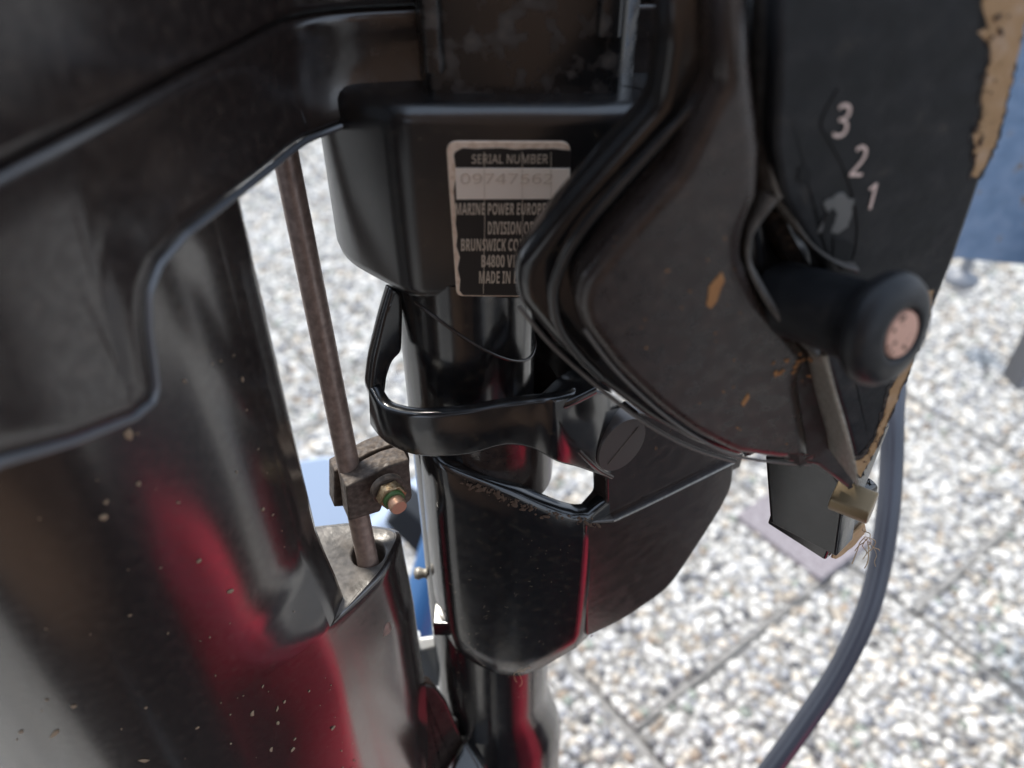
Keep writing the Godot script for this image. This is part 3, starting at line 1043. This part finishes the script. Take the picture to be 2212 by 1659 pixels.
func tilt_knob() -> void:
	var n := Vector3(0.505, 0.225, 0.833).normalized()
	var c := at(1918, 713, 0.196)
	lathe(c, n, [[0.0105, -0.036], [0.0108, -0.012], [0.0112, -0.0044], [0.0143, -0.0036], [0.0149, -0.0026], [0.0152, -0.001], [0.0150, 0.0006], [0.0140, 0.0022], [0.0118, 0.0036], [0.0085, 0.0044], [0.0072, 0.0044], [0.0068, 0.0036], [0.0067, 0.0010]], 56)
	var k := build("tilt_knob", M.knob, motor)
	lathe(c, n, [[0.0063, 0.000], [0.0063, 0.0036], [0.0060, 0.0042], [0.0060, 0.0042], [0.0028, 0.0044], [0.0, 0.0044]], 40)
	build("knob_end", M.copper, k)
	var kx := n.cross(Vector3.UP).normalized()
	var ky := n.cross(kx)
	for i in 22:
		var a := rng.randf() * TAU
		var d := 0.006 * sqrt(rng.randf())
		fleck(c + n * 0.0043 + (kx * cos(a) + ky * sin(a)) * minf(d, 0.0052), n, 0.00008 + 0.0007 * pow(rng.randf(), 3.0))
	tag(build("grime_spots", M.grime, k), "", "", "", "stuff")

func foot() -> void:
	var y0 := Y(-0.184)
	var pts := PackedVector3Array()
	for q in soft([[110, -224.5, 1], [128.5, -204.5, 1.2], [138, -212, 1.2], [126, -238, 1]]):
		pts.append(Vector3(q.x / 1000, y0, q.y / 1000))
	slab(pts, Vector3.UP, 0.068, 0.001, 0.001)
	pts.clear()
	for q in soft([[113, -225.5, 1], [128.7, -204.8, 1.0], [149, -220, 1.4], [133, -243, 1]]):
		pts.append(Vector3(q.x / 1000, Y(-0.2225), q.y / 1000))
	slab(pts, Vector3.UP, 0.0293, 0.004, 0.001)
	var nl := Vector3(-0.733, 0.0, 0.68).normalized()
	slab(poly([[1652, 985, 4], [1770, 985, 4], [1826, 1060, 3], [1806, 1204, 4], [1663, 1130, 4]], Vector3(0.1285, 0, -0.2042), nl), nl, 0.014, 0.0012, 0.001)
	var cf := build("clamp_foot", M.foot, motor)
	var c := at(1858, 1088, 0.284)
	var ax := Vector3(0.8, 0.06, 0.6).normalized()
	slab(soften(circle(c + ax * 0.0045, ax, 0.0062, 32), ax), ax, 0.014, 0.0006, 0.0004)
	build("foot_bolt", M.pin, cf)
	# worn lower edge of the foot
	var nb := Vector3(0.6, 0, 0.8).normalized()
	var of := Vector3(0.1285, 0, -0.2041) + nb * 0.0004
	slab(ragged([[1806, 1182], [1830, 1165], [1868, 1130], [1872, 1148], [1840, 1184], [1806, 1208], [1798, 1206]], of, nb, 1.5), nb, 0.0008, 0.0002)
	build("worn_patch", M.primer, cf)

func soften(ring: PackedVector3Array, n: Vector3) -> PackedVector3Array:   # a flat milled on one side of a round
	var up := Vector3(-0.35, 0.9, 0.2)
	var c := Vector3()
	for p in ring: c += p
	c /= ring.size()
	up = (up - n * up.dot(n)).normalized()
	var r := PackedVector3Array()
	for p in ring:
		var h := (p - c).dot(up)
		r.append(p - up * maxf(0.0, h - 0.0042))
	return r

func shift_rod() -> void:
	var ra := at(628, 390, 0.279)
	var rb := at(793, 1205, 0.3407)
	var rd := (rb - ra).normalized()
	bar(PackedVector3Array([ra - rd * 0.05, ra, ra.lerp(rb, 0.5), rb, rb + rd * 0.04]), [0.0047], 28)
	build("shift_rod", M.rod, motor)
	# two-piece clamp on the rod, with nut and bolt
	var n := Vector3(0.42, 0.12, 0.9).normalized()
	var o := at(800, 1060, 0.3185)
	slab(poly([[747, 1052, 3], [838, 1006, 3], [884, 992, 4], [891, 1078, 8], [862, 1102, 5], [838, 1090, 3], [827, 1092, 3], [822, 1106, 5], [754, 1127, 4]], o, n), n, 0.0115, 0.0009, 0.0006)
	var rc := build("rod_clamp", M.coupler, motor)
	slab(poly([[722, 1018, 3], [800, 976, 3], [872, 950, 4], [886, 990, 6], [884, 1046, 6], [760, 1094, 6], [722, 1096, 3]], o - n * 0.0132, n), n, 0.0098, 0.0009, 0.0006)
	build("rod_clamp_back", M.coupler, motor)
	var ax := Vector3(0.50, -0.02, 0.86).normalized()
	var c := at(838, 1058, 0.3145)
	lathe(c, ax, [[0.0070, -0.002], [0.0070, 0.0004], [0.0067, 0.0008], [0.0067, 0.0008], [0.004, 0.0008]], 36)
	build("washer", M.coupler, rc)
	var hexa := circle(c + ax * 0.0056, ax, 0.0061, 6)
	slab(hexa, ax, 0.0044, 0.0006, 0.0003)
	build("nut", M.zinc, rc)
	lathe(c, ax, [[0.0045, 0.005], [0.0045, 0.0068], [0.0041, 0.0072], [0.0030, 0.0072]], 30)
	build("lock_ring", M.green_lock, rc)
	lathe(c, ax, [[0.0034, 0.0], [0.0034, 0.0084], [0.0036, 0.0087], [0.0034, 0.0090], [0.0036, 0.0094], [0.0034, 0.0098], [0.0036, 0.0102], [0.0032, 0.0114], [0.0032, 0.0114], [0.0, 0.0115]], 28)
	build("bolt_end", M.copper_bolt, rc)

func lower_left() -> void:
	# grease nipple and lug at the left of the lower tube
	var c := at(932, 1238, 0.405)
	lathe(c, Vector3(-1, 0.1, 0.1), [[0.0035, 0.0], [0.0036, 0.002], [0.0024, 0.0034], [0.0027, 0.005], [0.0034, 0.0066], [0.0028, 0.0088], [0.0, 0.0094]], 24)
	build("grease_nipple", M.nipple, motor)
	var n := Vector3(0.1, 0, 1).normalized()
	slab(poly([[922, 1256, 4], [950, 1250, 0], [960, 1340, 0], [944, 1332, 6], [926, 1296, 6]], at(940, 1290, 0.412), n), n, 0.012, 0.0012)
	build("nipple_lug", M.alloy, motor)
	# grey lower mount plate with its bolt
	slab(poly([[880, 1405, 4], [910, 1392, 8], [955, 1382, 6], [985, 1400, 0], [985, 1560, 0], [965, 1520, 0], [944, 1484, 4], [880, 1478, 4]], at(930, 1440, 0.475), Vector3(-0.1, 0.5, 0.85)), Vector3(-0.1, 0.5, 0.85), 0.01, 0.0015)
	build("lower_mount_plate", M.greyplate, motor)
	var bn := Vector3(-0.05, 0.8, 0.6).normalized()
	slab(poly([[904, 1378, 8], [940, 1374, 10], [948, 1398, 10], [908, 1408, 8]], at(925, 1390, 0.463), bn), bn, 0.006, 0.0015)
	lathe(at(902, 1385, 0.47), Vector3(-1, 0.4, 0.2), [[0.006, 0.0], [0.006, 0.003], [0.005, 0.004], [0.0, 0.004]], 20)
	build("mount_bolt", M.pale_bolt, motor)
	# dark bracket sweeping down beside the yoke
	var nd := Vector3(0.5, 0.25, 0.83).normalized()
	slab(poly([[900, 1472, 4], [938, 1480, 8], [966, 1516, 6], [1004, 1606, 4], [985, 1640, 4], [960, 1680, 4], [900, 1680, 0]], at(960, 1580, 0.45), nd), nd, 0.008, 0.002)
	build("lower_mount_bracket", M.cast, motor)
	var np := Vector3(-0.3, 0.7, 0.6).normalized()
	slab(poly([[984, 1640, 4], [1006, 1602, 4], [1040, 1660, 10], [1040, 1720, 0], [950, 1720, 0]], at(1000, 1650, 0.452), np), np, 0.01, 0.002)
	build("yoke_shoulder", M.gloss, motor)
	lathe(at(952, 1655, 0.47), Vector3(0, 0.8, 0.6), [[0.007, -0.01], [0.007, 0.002], [0.0055, 0.004], [0.0, 0.0042]], 24)
	build("mount_bolt", M.pale_bolt, motor)

func motor_extras() -> void:
	# rust flakes on the clamp face
	var n := Vector3(0.12, 0.0, 0.99).normalized()
	var o := at(1500, 700, 0.2145) + n * 0.0004
	slab(ragged([[1560, 588], [1566, 606], [1550, 650], [1536, 668], [1526, 660], [1532, 620]], o, n, 1.0), n, 0.0006, 0.0002)
	build("rust_flake", M.rust_flake, motor)
	slab(ragged([[1618, 850], [1620, 860], [1606, 880], [1602, 872]], o, n, 1.0), n, 0.0006, 0.0002)
	build("rust_flake", M.rust_flake, motor)
	for i in 20:
		var x := rng.randfn(1715, 30)
		var y := rng.randfn(800, 16)
		fleck(on(x, y, o - n * 0.0001, n), n, rng.randf_range(0.0002, 0.0006))
	for i in 26:
		fleck(on(rng.randf_range(1300, 1700), rng.randf_range(450, 980), o - n * 0.0002, n), n, rng.randf_range(0.0001, 0.0003))
	var d := build("rust_crumbs", M.rust_flake, motor)
	tag(d, "rusty crumbs on the clamp face", "", "", "stuff")
	# lint and grit on the lower bracket front and the arm
	for i in 90:
		var x := rng.randf_range(-0.03, 0.028)
		var y := rng.randf_range(-0.40, -0.262)
		fleck(Vector3(x, Y(y), -0.2264), Vector3.BACK, rng.randf_range(0.00005, 0.0002))
	for i in 26:
		var x := rng.randf_range(-0.03, 0.024)
		var y := rng.randf_range(-0.38, -0.29)
		var p := Vector3(x, Y(y), -0.2256)
		var a := rng.randf() * TAU
		var l := rng.randf_range(0.0008, 0.0024)
		bar(curve([p, p + Vector3(cos(a), sin(a), 0.1) * l * 0.5, p + Vector3(cos(a + 0.6), sin(a + 0.6), 0.1) * l], 3), [0.00005], 4)
	d = build("lint", M.speck, motor)
	for i in 130:
		var t := rng.randf()
		var q := Vector2(1000, 1036).lerp(Vector2(1160, 1098), t / 0.62) if t < 0.62 else Vector2(1160, 1098).lerp(Vector2(1300, 1128), (t - 0.62) / 0.38)
		q += Vector2(rng.randfn(0, 3), rng.randfn(4, 5))
		var p := on(q.x, q.y, upright(0.2275), Vector3.BACK)
		fleck(p + Vector3(0, 0, 0.0004), Vector3(0, 0.6, 0.8), 0.0002 + 0.0007 * pow(rng.randf(), 2.0))
	var grime := build("rim_grime", M.grime, motor)
	tag(grime, "brown grime caked along the rim of the lower bracket", "", "", "stuff")
	var nc := Vector3(0.565, 0, 0.825).normalized()
	var oc := Vector3(0.0318, 0, -0.2295) + nc * 0.0004
	for i in 60:
		var t := rng.randf()
		var q := Vector2(1330, 1126).lerp(Vector2(1580, 1002), t) if i % 2 else Vector2(1275, 1376).lerp(Vector2(1440, 1276), t)
		q += Vector2(rng.randfn(0, 1.5), rng.randfn(0, 2.0))
		fleck(on(q.x, q.y, oc, nc), nc, 0.00012 + 0.0004 * pow(rng.randf(), 2.0))
	var chips := build("paint_chips", M.palegrey, motor)
	tag(chips, "pale chips along the edges of the lower bracket", "", "", "stuff")
	tag(d, "specks and lint on the black lower bracket", "", "", "stuff")

func wisp(called: String, c: Vector3, count: int, size: float, drop: float, label: String) -> void:
	for i in count:
		var p := c + Vector3(rng.randf_range(-1, 1), rng.randf_range(-1, 1), rng.randf_range(-0.5, 0.5)) * size * 0.12
		var pts := [p]
		var d := Vector3(rng.randf_range(-0.4, 1), rng.randf_range(-1, -0.1) * drop, rng.randf_range(-0.5, 0.5)).normalized()
		for k in 4:
			d = (d + Vector3(rng.randf_range(-0.9, 0.9), rng.randf_range(-1.0, 0.5) * drop, rng.randf_range(-0.6, 0.6))).normalized()
			p += d * size * rng.randf_range(0.15, 0.34)
			pts.append(p)
		bar(curve(pts, 4), [size * 0.012 * rng.randf_range(0.6, 1.4)], 5)
	var o := build(called, M.straw, self)
	tag(o, label, "dried grass")

# ---------------------------------------------------------------- round about
func hose() -> void:
	var pts := []
	for p in [[1880, 200, 0.60], [1920, 600, 0.53], [1932, 800, 0.51], [1928, 900, 0.50], [1926, 1000, 0.50], [1918, 1110, 0.50], [1900, 1225, 0.505], [1868, 1335, 0.51], [1808, 1455, 0.52], [1735, 1565, 0.53], [1660, 1668, 0.54], [1560, 1800, 0.56], [1480, 1900, 0.6]]:
		pts.append(at(p[0], p[1], p[2]))
	bar(curve(pts, 10), [0.0073], 24)
	var o := build("hose", M.hose, self)
	tag(o, "grey blue hose hanging in a curve beside the clamp", "hose")

func trailer() -> void:
	var t := thing("boat_trailer", Vector3(0.3, 0, -1.0), "blue steel boat trailer frame behind the outboard motor", "trailer")
	var n := Vector3(0.06, 0, 1).normalized()
	var o := at(2100, 560, 1.05)
	slab(poly([[1930, 548, 0], [2062, 560, 0], [2400, 592, 0], [2400, -40, 0], [1930, -40, 0]], o, n), n, 0.05, 0.004, 0.003)
	build("side_panel", M.blue_steel, t)
	# jack foot and post further along
	var q := at(2078, 600, 1.75)
	bar(PackedVector3Array([q, q + Vector3(0, 0.35, 0)]), [0.012], 16)
	lathe(q, Vector3.UP, [[0.0, -0.012], [0.035, -0.012], [0.036, 0.004], [0.02, 0.012], [0.012, 0.02]], 24)
	build("jack_foot", M.greysteel, t)
	var pp := at(2216, 820, 1.1)
	slab(PackedVector3Array([pp + Vector3(-0.006, -0.02, 0), pp + Vector3(0.06, -0.02, 0), pp + Vector3(0.06, 0.35, 0), pp + Vector3(-0.002, 0.35, 0)]), Vector3.BACK, 0.04, 0.004)
	build("upright_post", M.greysteel, t)
	# pale blue plate, black block and blue tube seen past the shift rod
	var nb := Vector3(0.0, 0.75, 0.66).normalized()
	slab(poly([[560, 1010, 0], [700, 985, 0], [860, 1010, 0], [900, 1060, 10], [830, 1150, 10], [780, 1240, 0], [560, 1240, 0]], at(720, 1080, 0.95), nb), nb, 0.03, 0.003)
	build("mudguard", M.sky_blue, t)
	slab(poly([[830, 1130, 6], [868, 1088, 10], [940, 1150, 4], [960, 1210, 4], [930, 1225, 4], [900, 1200, 6]], at(880, 1150, 0.85), Vector3(0, 0.4, 0.9)), Vector3(0, 0.4, 0.9), 0.06, 0.004)
	build("rubber_block", M.rubber, t)
	bar(PackedVector3Array([at(1010, 980, 0.95), at(880, 1100, 0.93), at(800, 1170, 0.92)]), [0.022], 20)
	build("cross_tube", M.sky_blue, t)
	bar(PackedVector3Array([at(960, 1150, 0.80), at(905, 1330, 0.80), at(880, 1430, 0.80)]), [0.021], 24)
	build("frame_tube", M.blue_paint, t)
	settle(t)

func stone() -> void:
	var pts := PackedVector3Array()
	var o := Vector3(0, 0.008, 0)
	for p in soft([[1590, 1112, 4], [1680, 1050, 4], [1890, 1165, 4], [1776, 1252, 4]]):
		pts.append(on(p.x, p.y, o, Vector3.UP))
	slab(pts, Vector3.UP, 0.02, 0.003)
	var s := build("paving_stone", M.mauve, self)
	tag(s, "flat mauve paving stone lying on the white pebbles", "paving stone")

# a fuel can added out of view, placed for its red reflection in the paint
func added_fuel_can() -> void:
	var base := Vector3(0.275, 0.012, -0.012)
	var c := thing("added_fuel_can", base, "red plastic fuel can added out of view for its red reflection", "fuel can")
	var n := Vector3(-0.97, 0, 0.15).normalized()
	var s := n.cross(Vector3.UP).normalized()
	var pts := PackedVector3Array()
	for q in soft([[-13.5, 0, 3], [13.5, 0, 3], [13.5, 31, 3], [10, 35.5, 4], [-8, 35.5, 4], [-13.5, 31, 4]]):
		pts.append(base + s * q.x * 0.01 + Vector3.UP * q.y * 0.0125 + n * 0.08)
	slab(pts, n, 0.16, 0.02, 0.02)
	build("body", M.red_plastic, c)
	var h := base + Vector3.UP * 0.43
	bar(curve([h - s * 0.03 - Vector3.UP * 0.01, h - s * 0.025 + Vector3.UP * 0.03, h + s * 0.045 + Vector3.UP * 0.03, h + s * 0.06 - Vector3.UP * 0.01], 6), [0.012], 14)
	build("handle", M.red_plastic, c)
	lathe(base + s * -0.11 + Vector3.UP * 0.415, Vector3(0, 1, 0) - s * 0.6, [[0.026, -0.02], [0.026, 0.025], [0.022, 0.03], [0.0, 0.03]], 24)
	build("cap", M.rubber, c)
	settle(c)

# a black crate added out of view to darken what the paint mirrors
func crate() -> void:
	var base := Vector3(0.72, 0.012, 0.06)
	var c := thing("added_crate", base, "black plastic storage crate added out of view to darken reflections", "crate")
	var pts := PackedVector3Array()
	for q in soft([[-0.19, -0.34, 0.03], [0.19, -0.34, 0.03], [0.19, 0.34, 0.03], [-0.19, 0.34, 0.03]]): pts.append(base + Vector3(q.x, 0.23, q.y))
	slab(pts, Vector3.UP, 0.23, 0.004, 0.01)
	build("box", M.rubber, c)
	pts.clear()
	for q in soft([[-0.205, -0.355, 0.03], [0.205, -0.355, 0.03], [0.205, 0.355, 0.03], [-0.205, 0.355, 0.03]]): pts.append(base + Vector3(q.x, 0.265, q.y))
	slab(pts, Vector3.UP, 0.033, 0.01, 0.004)
	build("lid", M.rubber, c)
	settle(c)

# the photographer, hands in the jacket pockets
func person() -> void:
	var base := Vector3(-0.01, 0, 0.235)
	var joints := []   # a, b, ra, rb
	var bones := [
		[Vector3(-0.085, 0.10, 0.0), Vector3(-0.085, 0.50, 0.0), 0.10, 0.11], [Vector3(-0.10, 0.50, 0.0), Vector3(-0.09, 0.90, 0), 0.10, 0.11],
		[Vector3(0.135, 0.10, -0.09), Vector3(0.12, 0.50, -0.085), 0.11, 0.115], [Vector3(0.12, 0.50, -0.085), Vector3(0.08, 0.90, 0), 0.10, 0.11],
		[Vector3(-0.10, 0.05, 0.0), Vector3(-0.12, 0.04, -0.17), 0.045, 0.04], [Vector3(0.14, 0.05, -0.09), Vector3(0.16, 0.04, -0.25), 0.045, 0.04],
		[Vector3(0, 0.66, 0), Vector3(0, 1.2, 0), 0.17, 0.14], [Vector3(0, 1.2, 0), Vector3(0, 1.38, 0), 0.15, 0.15],
		[Vector3(-0.17, 1.42, 0), Vector3(0.17, 1.42, 0), 0.07, 0.07], [Vector3(0, 1.44, 0), Vector3(0, 1.56, -0.02), 0.055, 0.055],
		[Vector3(0, 1.60, -0.03), Vector3(0, 1.68, -0.02), 0.075, 0.09],
		[Vector3(-0.19, 1.40, 0), Vector3(-0.27, 1.12, 0.03), 0.06, 0.05], [Vector3(-0.27, 1.12, 0.03), Vector3(-0.16, 0.95, -0.1), 0.05, 0.045],
		[Vector3(0.19, 1.40, 0), Vector3(0.27, 1.12, 0.03), 0.06, 0.05], [Vector3(0.27, 1.12, 0.03), Vector3(0.16, 0.95, -0.1), 0.05, 0.045]]
	var p := thing("person", base, "person in long brown jacket and black trousers standing behind the camera", "person")
	body(bones, range(0, 4), base)
	build("trousers", M.dark_cloth, p)
	body(bones, [4], base); body(bones, [5], base)
	build("shoes", M.rubber, p)
	body(bones, [6, 7, 8, 11, 12, 13, 14], base)
	build("jacket", M.jacket, p)
	body(bones, [9, 10], base)
	build("head", M.skin, p)
	settle(p)

func body(bones: Array, which: Array, base: Vector3) -> void:   # rounded limbs that run into one another
	for i in which:
		var b = bones[i]
		var a: Vector3 = b[0] + base
		var c: Vector3 = b[1] + base
		var path := PackedVector3Array(); var rad := []
		var d := (c - a).normalized()
		for k in 5:
			var t := PI / 2 * (k + 0.4) / 5.0
			path.append(a - d * b[2] * cos(t)); rad.append(b[2] * sin(t))
		for k in 5:
			path.append(a.lerp(c, k / 4.0)); rad.append(lerpf(b[2], b[3], k / 4.0))
		for k in 5:
			var t := PI / 2 * (4.6 - k) / 5.0
			path.append(c + d * b[3] * cos(t)); rad.append(b[3] * sin(t))
		bar(path, rad, 20)

# ---------------------------------------------------------------- everything
func _ready() -> void:
	rng.seed = 7
	var cam := Camera3D.new()
	cam.name = "camera"
	cam.position = EYE
	cam.rotation = Vector3(-TILT, 0, 0)
	cam.near = 0.01
	cam.far = 200.0
	cam.fov = 53.03
	var lens := CameraAttributesPhysical.new()
	lens.frustum_focal_length = 24.05
	lens.frustum_focus_distance = 0.315
	lens.exposure_aperture = 5.6
	cam.attributes = lens
	add_child(cam)
	cam.fov = 53.03
	cam.current = true
	var env := Environment.new()
	env.background_mode = Environment.BG_SKY
	var sky_mat := ProceduralSkyMaterial.new()
	sky_mat.sky_top_color = Color(0.78, 0.85, 0.95)
	sky_mat.sky_horizon_color = Color(0.90, 0.93, 0.97)
	sky_mat.sky_curve = 0.2
	sky_mat.ground_bottom_color = Color(0.6, 0.6, 0.6)
	sky_mat.ground_horizon_color = Color(0.7, 0.7, 0.7)
	var sky := Sky.new()
	sky.sky_material = sky_mat
	env.sky = sky
	env.tonemap_mode = Environment.TONE_MAPPER_LINEAR
	env.tonemap_exposure = 1.65
	env.sdfgi_enabled = true
	env.ssao_enabled = true
	env.ssil_enabled = true
	var we := WorldEnvironment.new()
	we.name = "surroundings"
	we.environment = env
	add_child(we)
	var sun := DirectionalLight3D.new()
	sun.name = "sun"
	sun.light_energy = 0.9
	sun.light_color = Color(1.0, 0.97, 0.92)
	sun.light_angular_distance = 8.0
	sun.shadow_enabled = true
	add_child(sun)
	sun.look_at_from_position(Vector3(-1.2, 3.0, -1.6), Vector3.ZERO, Vector3.UP)

	materials()
	var again := func(called: String, from: StandardMaterial3D) -> StandardMaterial3D:
		var m: StandardMaterial3D = from.duplicate()
		m.resource_name = called
		M[called] = m
		return m
	var a_brown := tex(noise(0.02, 6, 33), [0.0, 0.45, 0.7, 1.0], [lin(0.02, 0.0145, 0.013), lin(0.03, 0.0215, 0.019), lin(0.038, 0.027, 0.023), lin(0.07, 0.048, 0.036)])
	again.call("upper", M.gloss)
	M.upper.albedo_texture = tex(noise(0.012, 6, 43), [0.0, 0.55, 0.72, 1.0], [lin(0.009, 0.009, 0.009), lin(0.013, 0.012, 0.012), lin(0.035, 0.028, 0.024), lin(0.08, 0.062, 0.048)])
	M.upper.roughness_texture = tex(noise(0.012, 5, 43), [0.5, 0.75], [Color(0.22, 0.22, 0.22), Color(0.6, 0.6, 0.6)])
	again.call("clampface", M.worn)
	M.clampface.albedo_texture = a_brown
	M.clampface.normal_scale = 0.07
	M.clampface.roughness_texture = tex(noise(0.02, 5, 41), [0.3, 0.7], [Color(0.24, 0.24, 0.24), Color(0.36, 0.36, 0.36)])
	M.clampface.metallic_specular = 0.6
	M.cast.albedo_texture = a_brown
	again.call("head", M.gloss)
	M.head.roughness_texture = null
	M.head.roughness = 0.27
	again.call("arm", M.gloss)
	again.call("plate", M.worn)
	M.plate.albedo_texture = tex(noise(0.014, 6, 35), [0.0, 0.5, 0.75, 1.0], [lin(0.011, 0.012, 0.0135), lin(0.015, 0.016, 0.018), lin(0.022, 0.022, 0.024), lin(0.05, 0.044, 0.038)])
	M.plate.metallic_specular = 0.36
	again.call("bracket", M.gloss)
	M.bracket.roughness_texture = null
	M.bracket.roughness = 0.18
	again.call("ridge", M.worn)
	M.ridge.albedo_texture = tex(noise(0.03, 5, 36), [0.1, 0.5, 0.9], [lin(0.05, 0.045, 0.04), lin(0.09, 0.082, 0.074), lin(0.13, 0.12, 0.105)])
	again.call("knob", M.plate)
	again.call("foot", M.gloss)
	again.call("lug", M.lug_dust_sheen)
	again.call("nipple", M.alloy)
	mat("greyplate", lin(0.25, 0.27, 0.29), 0.4, 0.3)
	mat("greysteel", lin(0.2, 0.21, 0.23), 0.5, 0.2)
	mat("bright", lin(0.15, 0.15, 0.148), 0.38, 0.5)
	mat("bolt", lin(0.075, 0.062, 0.056), 0.36, 0.2)
	mat("grime", lin(0.09, 0.055, 0.035), 0.85)
	mat("edge", lin(0.13, 0.12, 0.11), 0.3, 0.2)  # pale tone standing in for a sky highlight
	mat("field", lin(0.88, 0.77, 0.65), 0.5)
	mat("lip_glint", lin(0.09, 0.095, 0.105), 0.22)  # lighter and bluer than the cowl: the rim reflection as colour
	M.lip_glint.metallic_specular = 0.7
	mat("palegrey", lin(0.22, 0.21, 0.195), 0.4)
	mat("pin", lin(0.2, 0.145, 0.08), 0.38, 0.5)
	mat("copper_bolt", lin(0.5, 0.3, 0.2), 0.45, 0.5)

	ground()
	trailer()
	motor = thing("outboard_motor", Vector3(-0.05, 0.0, -0.26), "black outboard motor with serial sticker and clamp bracket hanging over pebbles", "outboard motor")
	cowl()
	housing()
	swivel()
	lower_bracket()
	steering_arm()
	shift_rod()
	lower_left()
	clamp_bracket()
	motor_extras()
	settle(motor)
	hose()
	stone()
	wisp("dried_grass", at(1872, 1165, 0.292), 9, 0.012, 1.0, "dry brown grass fibres hanging from the foot of the clamp")
	wisp("dried_grass", at(1118, 1452, 0.402), 6, 0.009, 0.3, "tiny straw wisp caught under the lower swivel bracket")
	person()
	added_fuel_can()
	crate()
